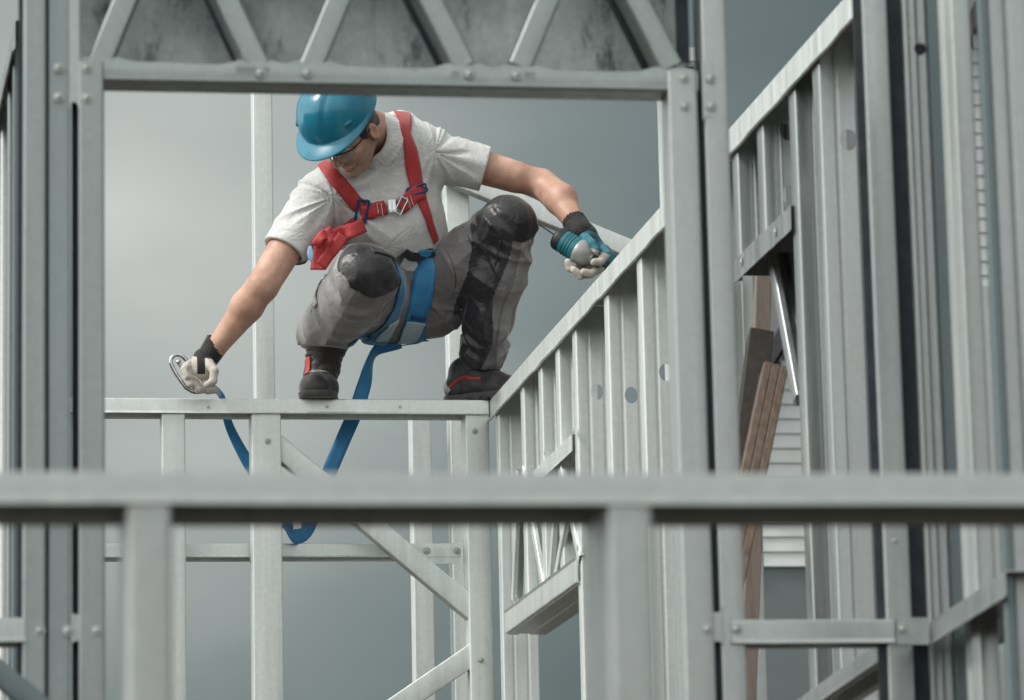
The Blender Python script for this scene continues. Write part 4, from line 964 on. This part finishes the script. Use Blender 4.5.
# bunched absorber pack hanging at the hip
pk = Field(J(330, 250, -.16) - .13, J(330, 250, -.16) + .13, .0026)
for (x0, y0, x1, y1, d, r) in ((350, 231, 334, 238, -.20, .017), (328, 240, 323, 260, -.20, .014), (338, 240, 328, 256, -.21, .014)):
    pk.cap(J(x0, y0, d), J(x1, y1, d), r, r * .75, .006, flat=((.2, 1, 0), .5))
pk.disp(.006, lambda p: -(1 - 2 * np.abs(vnoise(p @ np.array([[60, 8, 14], [8, 20, 8], [-30, 8, 30]]).T * .8, 2))))
fobj('absorber_pack', pk, hs, 'red_webbing')
for pts, w, tw in (([(364, 225, -.205), (352, 231, -.225), (342, 233, -.215), (332, 238, -.235), (325, 242, -.225)], .044, .35), ([(334, 232, -.235), (325, 240, -.24), (320, 254, -.225), (318, 270, -.235)], .046, -.3),
                   ([(343, 236, -.23), (336, 246, -.242), (328, 256, -.23), (321, 266, -.242)], .036, .45), ([(326, 233, -.24), (320, 238, -.246), (316, 246, -.238)], .030, -.5)):
    nr_ = [[math.sin(tw * (1 if k % 2 else -.4)), -1, .35 * (1 if k % 2 else -1)] for k in range(len(pts))]
    ribbon('folded_webbing', [J(*q) for q in pts], w, hs, 'red_webbing', normals=nr_, th=.003, n=7)
ribbon('pack_label', [J(310, 246, -.262), J(310.5, 254, -.264), J(311, 261, -.262)], .014, hs, 'label_blue', normals=[[-.2, -1, 0]], th=.002, wfn=lambda t: .35 + 1.0 * math.sin(math.pi * min(max(t, .02), .98)) ** .7)
# blue leg loops
strap('leg_strap', [(429, 250), (426, 268), (421, 295), (415, 320), (409, 343)], .072, 'blue_webbing', hs, lift=.004)
strap('leg_strap', [(398, 270), (401, 290), (396, 312), (384, 332), (376, 344)], .062, 'blue_webbing', hs, lift=.004)
strap('leg_strap', [(427, 340), (410, 344), (388, 346), (368, 345), (352, 343)], .030, 'blue_webbing', hs, lift=.004)
cloth('pale_webbing', (0.30, 0.42, 0.50), (0.50, 0.62, 0.68), 200, rough=0.6)
strap('leg_pad', [(416, 322), (412, 331), (407, 343)], .064, 'pale_webbing', hs, lift=.009)
strap('leg_pad', [(394, 322), (388, 331), (381, 341)], .040, 'pale_webbing', hs, lift=.009)
strap('pad_edge', [(424, 336), (415, 343), (400, 347), (386, 348)], .012, 'blue_webbing', hs, lift=.011)
strap('waist_strap', [(372, 250), (390, 254), (410, 256), (434, 252)], .030, 'trouser_black', hs, lift=.003)
strap('strap_keeper', [(411, 317), (418, 318), (425, 319)], .012, 'buckle_blue', hs, lift=.009)
strap('reflective_band', [(312, 268), (311, 280), (312, 293), (316, 306)], .030, 'reflective', trousers, lift=.002)

# --- hard hat
bm = bmesh.new(); nth, nph = 72, 22; grid = []; HO = (-.006, -.014, .062)
def hatpt(th, ph):
    """th round the head (0 = front), ph 0 rim .. 1 crown"""
    ct, st = math.cos(th), math.sin(th); a = .130 if ct > 0 else .134; b_ = .121 if st < 0 else .112; el = ph * math.pi / 2
    r = math.cos(el) ** .82; z = .120 * math.sin(el) ** .95; x, y = a * ct * r, b_ * st * r
    w = abs(y); ridge = 1 / (1 + math.exp((w - .034) / .003)) * min(1, ph * 3.2) * (1 if x < .09 else max(0, 1 - (x - .09) / .03))
    k = 1 + .045 * ridge
    groove = math.exp(-((w - .041) / .004) ** 2) * min(1, ph * 3); k -= .012 * groove
    return x * k, y * k, z * k
for i in range(nth):
    th = 2 * math.pi * i / nth; row = []; ct, st = math.cos(th), math.sin(th); br = max(0, math.cos(th)) ** 0.9
    ext = .005 + .043 * (max(0, ct) ** 1.3); drop = -.006 - .010 * br
    x0, y0, z0 = hatpt(th, 0)
    L = math.hypot(x0, y0)
    for e_, dz in ((1.0, -.0045), (1.0, 0), (.66, .0015), (.33, .002), (.08, .002)):
        row.append((x0 + x0 / L * ext * e_, y0 + y0 / L * ext * e_ * .8, drop * e_ + dz - .001))
    for j in range(nph): row.append(hatpt(th, j / nph * .985 + .012))
    grid.append([bm.verts.new(Vector(hp(HO[0] + p[0], HO[1] + p[1], HO[2] + p[2]))) for p in row])
top = bm.verts.new(Vector(hp(HO[0], HO[1], HO[2] + .120 * 1.045)))
for i in range(nth):
    a, b_ = grid[i], grid[(i + 1) % nth]
    for j in range(len(a) - 1): bm.faces.new((a[j], b_[j], b_[j + 1], a[j + 1]))
    bm.faces.new((a[-1], b_[-1], top))
fixn(bm); hat = frombm('hard_hat', bm, root, M['helmet_blue'], True)
md = hat.modifiers.new('t', 'SOLIDIFY'); md.thickness = .0028; md.offset = -1; md2 = hat.modifiers.new('s', 'SUBSURF'); md2.levels = 1; md2.render_levels = 2
# side slot lug and vent ridges, suspension band
for s_ in (-1, 1):
    for ang, hgt, w in ((1.02, .15, .014), (2.05, .17, .012)):
        bm = bmesh.new()
        p0 = A_(hatpt(s_ * ang, hgt)); p1 = A_(hatpt(s_ * ang, hgt + .05)); tx = A_(hatpt(s_ * (ang + .05), hgt)) - p0; tx /= np.linalg.norm(tx); up = (p1 - p0) / np.linalg.norm(p1 - p0); nn = np.cross(tx, up); nn = nn if nn @ p0 > 0 else -nn
        wv = lambda v: HR.T @ v
        obox(bm, hp(*(A_(HO) + p0 + nn * .001)), wv(tx * w), wv(up * .0055), wv(nn * .0035))
        bmesh.ops.bevel(bm, geom=list(bm.edges), offset=.002, segments=2, affect='EDGES'); frombm('accessory_slot', bm, hat, M['helmet_blue'], True)
ringp = [hp(HO[0] + .102 * math.cos(a), .083 * math.sin(a), HO[2] - .010) for a in np.linspace(0, 2 * math.pi, 25)[:-1]]
bm = bmesh.new(); 
for k in range(24):
    a, b_ = np.array(ringp[k]), np.array(ringp[(k + 1) % 24]); v = [bm.verts.new(Vector(x)) for x in (a - hu * .010, b_ - hu * .010, b_ + hu * .012, a + hu * .012)]; bm.faces.new(v)
bmesh.ops.remove_doubles(bm, verts=bm.verts, dist=.0005); o = frombm('head_band', bm, hat, M['tool_black'], True); md = o.modifiers.new('t', 'SOLIDIFY'); md.thickness = .002
# --- safety glasses
gl = tubeobj('safety_glasses', [hp(-.015, .079, .006), hp(.03, .078, .008), (hp(.078, .066, .008)), hp(.104, .045, .010), hp(.114, .012, .010), hp(.114, -.012, .010), hp(.104, -.045, .010), hp(.078, -.066, .008), hp(.0, -.079, .006)], .0022, root, 'tool_black', n=5, ns=8)
for s_ in (-1, 1):
    bm = bmesh.new(); gr = []
    for i in range(7):
        y = .006 + .056 * i / 6; x = .114 - 3.2 * max(0, y - .008) ** 2 * 3.2; row = []
        for j in range(5): z = .010 - .036 * j / 4 * (1 - .45 * (abs(i - 3) / 3) ** 2); row.append(bm.verts.new(Vector(hp(x, s_ * y, z))))
        gr.append(row)
    for a, b_ in zip(gr, gr[1:]):
        for j in range(4): bm.faces.new((a[j], a[j + 1], b_[j + 1], b_[j]))
    o = frombm('lens', bm, gl, M['lens'], True); md = o.modifiers.new('t', 'SOLIDIFY'); md.thickness = .0016
# ---------------------------------------------------------------- shoes
def shoe(Hh, Tt, Aa, side, wd=1.0):
    Hh, Tt, Aa = map(A_, (Hh, Tt, Aa)); Hh[2] = Tt[2] = ZW; f = (Tt - Hh) / np.linalg.norm(Tt - Hh); L = np.linalg.norm(Tt - Hh); z = A_((0, 0, 1)); s = np.cross(z, f)
    F = Field(np.minimum(Hh, Tt) - [.08, .08, .004], np.maximum(Hh, Tt) + [.08, .08, .20], .0028)
    q = lambda a, b, c=0: Hh + f * L * a + z * b + s * c
    F.cap(q(.15, .052), q(.45, .056), .039 * wd, .041 * wd, .02); F.cap(q(.45, .052), q(.70, .042), .041 * wd, .043 * wd, .02); F.cap(q(.70, .038, .004), q(.87, .034, -.004), .044 * wd, .037 * wd, .02)
    F.cap(q(.15, .055), q(.20, .105), .038, .038, .02); F.cap(q(.40, .068), Aa, .040, .042, .02); F.cap(q(.22, .10), Aa + z * .0, .036, .044, .02)
    F.cap(q(.30, .092), q(.66, .056), .032, .028, .02)
    F.disp(.0016, lambda p: vnoise(p * 40, 1) - .5 * (1 - 2 * np.abs(vnoise(p * 26, 2))))
    F.cut(q(0, .012), -z); F.cap(Aa - z * .01, Aa + z * .1, .034, .036, .003, op='sub'); F.cut(Aa + z * .012 + f * .0, z + f * -.25)
    o = fobj('shoe', F, root, 'shoe_black')
    G = Field(np.minimum(Hh, Tt) - [.08, .08, .01], np.maximum(Hh, Tt) + [.08, .08, .06], .0028)
    G.cap(q(.14, .022), q(.45, .020), .044 * wd, .041 * wd, .02); G.cap(q(.45, .020), q(.85, .020), .041 * wd, .047 * wd, .02); G.cut(q(0, .030 ), z + f * .03); G.cut(q(0, .0015), -z)
    for k in range(9):       # tread grooves
        a = q(.04 + .105 * k, .003, -.08); G.cap(a, q(.04 + .105 * k, .003, .08), .0045, .0045, .001, op='sub')
    G.cap(q(.40, -.004, -.09), q(.40, -.004, .09), .014, .014, .004, op='sub')
    fobj('sole', G, o, 'sole')
    # laces and tongue
    for k in range(5):
        a = .40 + .07 * k; w = .022; hgt = .2
        pts = [F.snap(q(a, .15 - .02 * k, -w), .0025, 16)[0], F.snap(q(a + .02, .16 - .02 * k, 0), .003, 16)[0], F.snap(q(a, .15 - .02 * k, w), .0025, 16)[0]]
        tubeobj('lace', pts, .0028, o, 'glove_black', n=4, ns=6)
    return o, F, q, s, f
oL, FLs, qL, sL, fL = shoe(J(448, 398, .085), J(520, 398, -.10), J(481, 355, .015), 1)
cs = -1 if sL[1] > 0 else 1
for dz_ in (0, .008):
    pts = [FLs.snap(qL(a, b_ + dz_ * (1 - .4 * k / 4), cs * .06), .0012, 20)[0] for k, (a, b_) in enumerate(((.10, .040), (.20, .058), (.34, .076), (.46, .070), (.58, .068)))]
    tubeobj('red_stripe', pts, .0019, oL, 'red_trim', n=5, ns=6)
pts = [FLs.snap(qL(a, b_, cs * .05), .0012, 20)[0] for a, b_ in ((.02, .075), (.06, .055), (.12, .034))]; ribbon('heel_counter', pts, .022, oL, 'tool_grey', F=FLs, off=.001, th=.0015, n=4)
oR, FRs, qR, sR, fR = shoe(J(322, 398, .17), J(317, 398, -.075), J(321, 366, .07), -1, 1.25)
pts = [FRs.snap(qR(a, .10, c_), .0015, 20)[0] for a, c_ in ((.80, -.035), (.88, -.01), (.88, .015), (.80, .038))]; ribbon('toe_cap_trim', pts, .016, oR, 'tool_grey', F=FRs, off=.001, th=.0015, n=4)
# high ankle gaiter of the right boot
Gt = Field(J(320, 375, .0) - .12, J(320, 375, .0) + .14, .003); Gt.cap(J(320, 378, .05), J(331, 335, -.03), .052, .058, .02); Gt.cap(J(318, 380, .0), J(322, 350, .02), .042, .042, .02)
Gt.disp(.004, lambda p: 1 - 2 * np.abs(vnoise(p * [20, 20, 60], 1))); fobj('gaiter', Gt, oR, 'shoe_black')
ribbon('red_tab', [Gt.snap(J(302, 356, -.02), .002, 20)[0], Gt.snap(J(303, 366, -.02), .002, 20)[0], Gt.snap(J(305, 374, -.02), .002, 20)[0]], .022, oR, 'red_trim', F=Gt, off=.0015, n=4)

# ---------------------------------------------------------------- right hand: glove closed on a carabiner
d0 = -.10
R_ = Field(J(198, 368, d0) - .11, J(198, 368, d0) + .11, .0022)
R_.cap(J(205, 359, d0), J(200, 370, d0 - .01), .034, .036, .015, flat=((0, 1, 0), .75)); R_.ell(J(199, 369, d0 - .01), (.038, .028, .036), k=.012)
R_.cap(J(214, 351, d0), J(205, 360, d0), .031, .030, .015)
fing = [([(190, 363), (184, 369), (187, 377), (196, 380)], -.040), ([(192, 369), (186, 377), (190, 384), (200, 386)], -.036), ([(197, 375), (192, 383), (198, 390), (207, 390)], -.028), ([(205, 378), (202, 386), (208, 391), (216, 390)], -.018)]
for pts, dd in fing:
    ds = (dd * .4, dd, dd * 1.15, dd * .6); R_.chain([J(x, y, d0 + q) for (x, y), q in zip(pts, ds)], [.0122, .0115, .0107, .0096], .0015)
R_.chain([J(208, 362, d0 - .03), J(214, 371, d0 - .05), J(213, 381, d0 - .055), J(207, 385, d0 - .05)], [.015, .0135, .012, .0105], .004)   # thumb
R_.disp(.0012, lambda p: vnoise(p * 60, 1))
V, Q = R_.mesh(); cen = V[Q].mean(1); px_ = np.array([PX(c) for c in cen])
gx, gy = px_[:, 0], px_[:, 1]
blk = (gy < 358 + (gx - 205) * .15) | ((gx > 197) & (gx < 205) & (gy < 374) & (cen[:, 1] < YM + d0))
grr = fobj('glove', None, root, 'glove_white', VQ=(V, Q[~blk])); fobj('knit_back', None, grr, 'glove_black', VQ=(V, Q[blk]))
C_ = Field(J(214, 350, d0) - .09, J(214, 350, d0) + .09, .0026); ax = (RE - RW) / np.linalg.norm(RE - RW)
C_.cap(J(209, 356, d0), J(218, 342, d0), .0345, .0375, .01); C_.disp(.0012, lambda p: np.sin((p @ ax) * 900)); C_.cut(J(218, 342, d0) + 0, ax); C_.cap(J(214, 349, d0), J(226, 332, d0), .033, .036, .0, op='sub')
fobj('cuff', C_, grr, 'glove_black')
# carabiner, a thing of its own
dc = d0 - .022
tc_ = thing('carabiner', 'polished steel scaffold hook gripped in the white glove on the level track', 'carabiner', tuple(J(184, 390, dc)))
out_ = [(186, 388), (178, 377), (172, 366), (171, 359), (176, 355), (183, 357), (189, 364), (196, 376), (203, 386), (203, 391), (194, 392)]
tubeobj('hook_body', [J(x, y, dc) for x, y in out_], .0062, tc_, 'steel_polished', closed=True, n=6, ns=12)
tubeobj('hook_gate', [J(x, y, dc - .002) for x, y in ((177, 361), (182, 368), (188, 377), (194, 386))], .0050, tc_, 'steel_polished', n=5, ns=10)
bm = bmesh.new(); bmesh.ops.create_cone(bm, cap_ends=True, segments=14, radius1=.006, radius2=.006, depth=.022, matrix=Matrix.Translation(Vector(J(179, 362, dc))) @ Matrix.Rotation(math.pi / 2, 4, 'X')); frombm('rivet', bm, tc_, M['tool_grey'], True)

# ---------------------------------------------------------------- left hand: glove round a cordless driver
d1 = -.26
G = Field(J(588, 250, d1) - .14, J(588, 250, d1) + .14, .0024)
G.cap(LW, J(585, 236, d1), .034, .036, .015); G.cap(J(584, 236, d1), J(594, 252, d1 + .02), .036, .040, .015, flat=((0, 1, 0), .7)); 
for pts in ([(600, 246, .0), (606, 254, -.05), (600, 262, -.085), (594, 262, -.09)], [(596, 256, .0), (600, 268, -.04), (591, 274, -.07), (584, 272, -.075)], [(590, 260, .0), (588, 274, -.03), (580, 276, -.055), (574, 270, -.06)], [(584, 260, .0), (577, 271, -.02), (570, 268, -.045), (568, 262, -.05)]):
    G.chain([J(x, y, d1 + q) for x, y, q in pts], [.0142, .0132, .0122, .0108], .0015)
G.chain([J(582, 236, d1 - .01), J(587, 240, d1 - .05), J(592, 244, d1 - .075), J(596, 250, d1 - .085)], [.017, .0145, .0135, .011], .004)
G.disp(.0012, lambda p: vnoise(p * 60, 1))
V, Q = G.mesh(); cen = V[Q].mean(1); px_ = np.array([PX(c) for c in cen]); gy = px_[:, 1] - .35 * (px_[:, 0] - 585)
k1 = gy < 229; k2 = (gy >= 229) & (gy < 246)
gll = fobj('glove', None, root, 'glove_white', VQ=(V, Q[~(k1 | k2)])); fobj('knit_back', None, gll, 'glove_teal', VQ=(V, Q[k2])); fobj('wrist_band', None, gll, 'glove_black', VQ=(V, Q[k1]))
C2 = Field(LW - .09, LW + .09, .0026); ax = (LF - LW) / np.linalg.norm(LF - LW); cc = LW + ax * .030
C2.cap(cc, LW - ax * .030, .0365, .038, .01); C2.disp(.0013, lambda p: np.sin((p @ ax) * 800)); C2.cut(cc, ax); C2.cap(cc - ax * .02, cc + ax * .05, .034, .036, 0, op='sub')
fobj('cuff', C2, gll, 'glove_black')
# the driver
dt = d1 - .045
td = thing('cordless_driver', 'teal and grey cordless driver held over the side wall track', 'power tool', tuple(J(585, 255, dt)))
a, b_ = J(556, 237, dt + .03), J(601, 264, dt - .03); ax = (b_ - a); L = np.linalg.norm(ax); ax /= L
q4 = Vector(ax).to_track_quat('Z', 'Y').to_matrix().to_4x4(); mt4 = Matrix.Translation(Vector(a)) @ q4
def lathe(name, prof, parent, mat, ns=28):
    bm = bmesh.new(); rings = [[bm.verts.new((r * math.cos(2 * math.pi * k / ns), r * math.sin(2 * math.pi * k / ns), z)) for k in range(ns)] for r, z in prof]
    for x, y in zip(rings, rings[1:]):
        for k in range(ns): bm.faces.new((x[k], x[(k + 1) % ns], y[(k + 1) % ns], y[k]))
    bm.faces.new(rings[0][::-1]); bm.faces.new(rings[-1]); bmesh.ops.transform(bm, matrix=mt4, verts=bm.verts); fixn(bm)
    return smoothauto(frombm(name, bm, parent, M[mat], True), 40)
lathe('motor_cap', [(.020, -.004), (.030, 0), (.0345, .006), (.036, .014), (.036, .026), (.034, .028)], td, 'tool_black')
lathe('motor_housing', [(.033, .026), (.0355, .028), (.037, .045), (.037, .078), (.035, .080)], td, 'tool_teal')
lathe('gear_case', [(.0355, .079), (.038, .082), (.0385, .092), (.037, .104), (.031, .118), (.024, .127), (.017, .131), (.0165, .136)], td, 'tool_grey')
lathe('chuck', [(.014, .134), (.0165, .137), (.0165, .142), (.015, .143), (.0165, .144), (.0165, .153), (.013, .158), (.008, .160), (.0045, .162), (.0045, .184), (.002, .186)], td, 'tool_black')
TB = Field(J(600, 258, d1) - .14, J(600, 258, d1) + .14, .003)
hd0, hd1 = J(582, 250, dt + .04), J(603, 260, d1 + .085)
TB.cap(hd0, hd1, .022, .020, .01); fobj('handle', TB, td, 'tool_black')
bm = bmesh.new(); e = A_((.75, .0, .5)); e /= np.linalg.norm(e); w_ = np.cross(e, (hd1 - hd0) / np.linalg.norm(hd1 - hd0)); w_ /= np.linalg.norm(w_)
obox(bm, J(605, 258, d1 + .08), e * .032, w_ * .045, (hd1 - hd0) / np.linalg.norm(hd1 - hd0) * .018); bmesh.ops.bevel(bm, geom=list(bm.edges), offset=.006, segments=3, affect='EDGES'); frombm('battery', bm, td, M['tool_teal'], True)
tubeobj('trigger', [J(584, 254, dt + .02), J(588, 258, dt + .03), J(590, 263, dt + .04)], .007, td, 'tool_black', n=4)

# ---------------------------------------------------------------- lanyard hanging behind the track
dl = .10
lp = [(400, 341, .14), (374, 352, .12), (364, 385, dl), (356, 410, dl), (343, 440, dl), (331, 468, dl), (318, 500, dl), (309, 524, dl), (302, 535, dl - .03), (290, 535, dl - .05), (283, 519, dl - .01), (272, 496, dl + .015), (256, 475, dl + .02), (242, 452, dl + .02), (230, 428, dl + .01), (224, 408, dl - .01), (221, 397, dl - .03), (217, 391, 0 + .0), (212, 388, d0 - .02)]
pl = [J(x, y, d) for x, y, d in lp]; nr = []
for k in range(len(lp)):
    t_ = k / (len(lp) - 1); tw = {0: .9, 1: 1.3, 2: .35, 3: .1}.get(k, 0)
    if k in (8, 9): tw = 1.1 if k == 8 else .6
    if k == 9: tw = 1.25
    if k >= 10: tw = -.35 + .12 * (k - 10)
    nr.append([math.sin(tw), -math.cos(tw), 0.0])
ly = ribbon('lanyard', pl, .046, None, 'blue_webbing', normals=nr, th=.0028, n=8, wfn=lambda t: 1 if t < .6 else 1 - .45 * min(1, (t - .6) / .2))
ly['label'] = 'long blue webbing lanyard looping below the track from the harness to the hook'; ly['category'] = 'lanyard'
# a thin cable from belt to tool hand
cb = tubeobj('safety_cord', [J(521, 214, -.02), J(540, 225, -.08), J(556, 236, -.18)], .0025, None, 'tool_black', n=5, ns=6); cb['label'] = 'thin dark cord running from behind the knee to the cordless driver'; cb['category'] = 'cord'

# rolled lower edge of the side wall's track, dented where the studs are crimped in
q = [A_((XR - .0065 - .0012 * math.sin(k * 1.9), Yn + (Yf - Yn) * k / 40, ZW - .0635 + .0012 * math.sin(k * 2.7))) for k in range(41)]
tubeobj('rolled_edge', q, .0042, R_t, 'galv_bright', n=4, ns=8)

for zz_ in (.040, .050, .060): lathe('housing_rib', [(.0362, zz_), (.0378, zz_ + .0012), (.0378, zz_ + .0026), (.0362, zz_ + .0038)], td, 'tool_black')
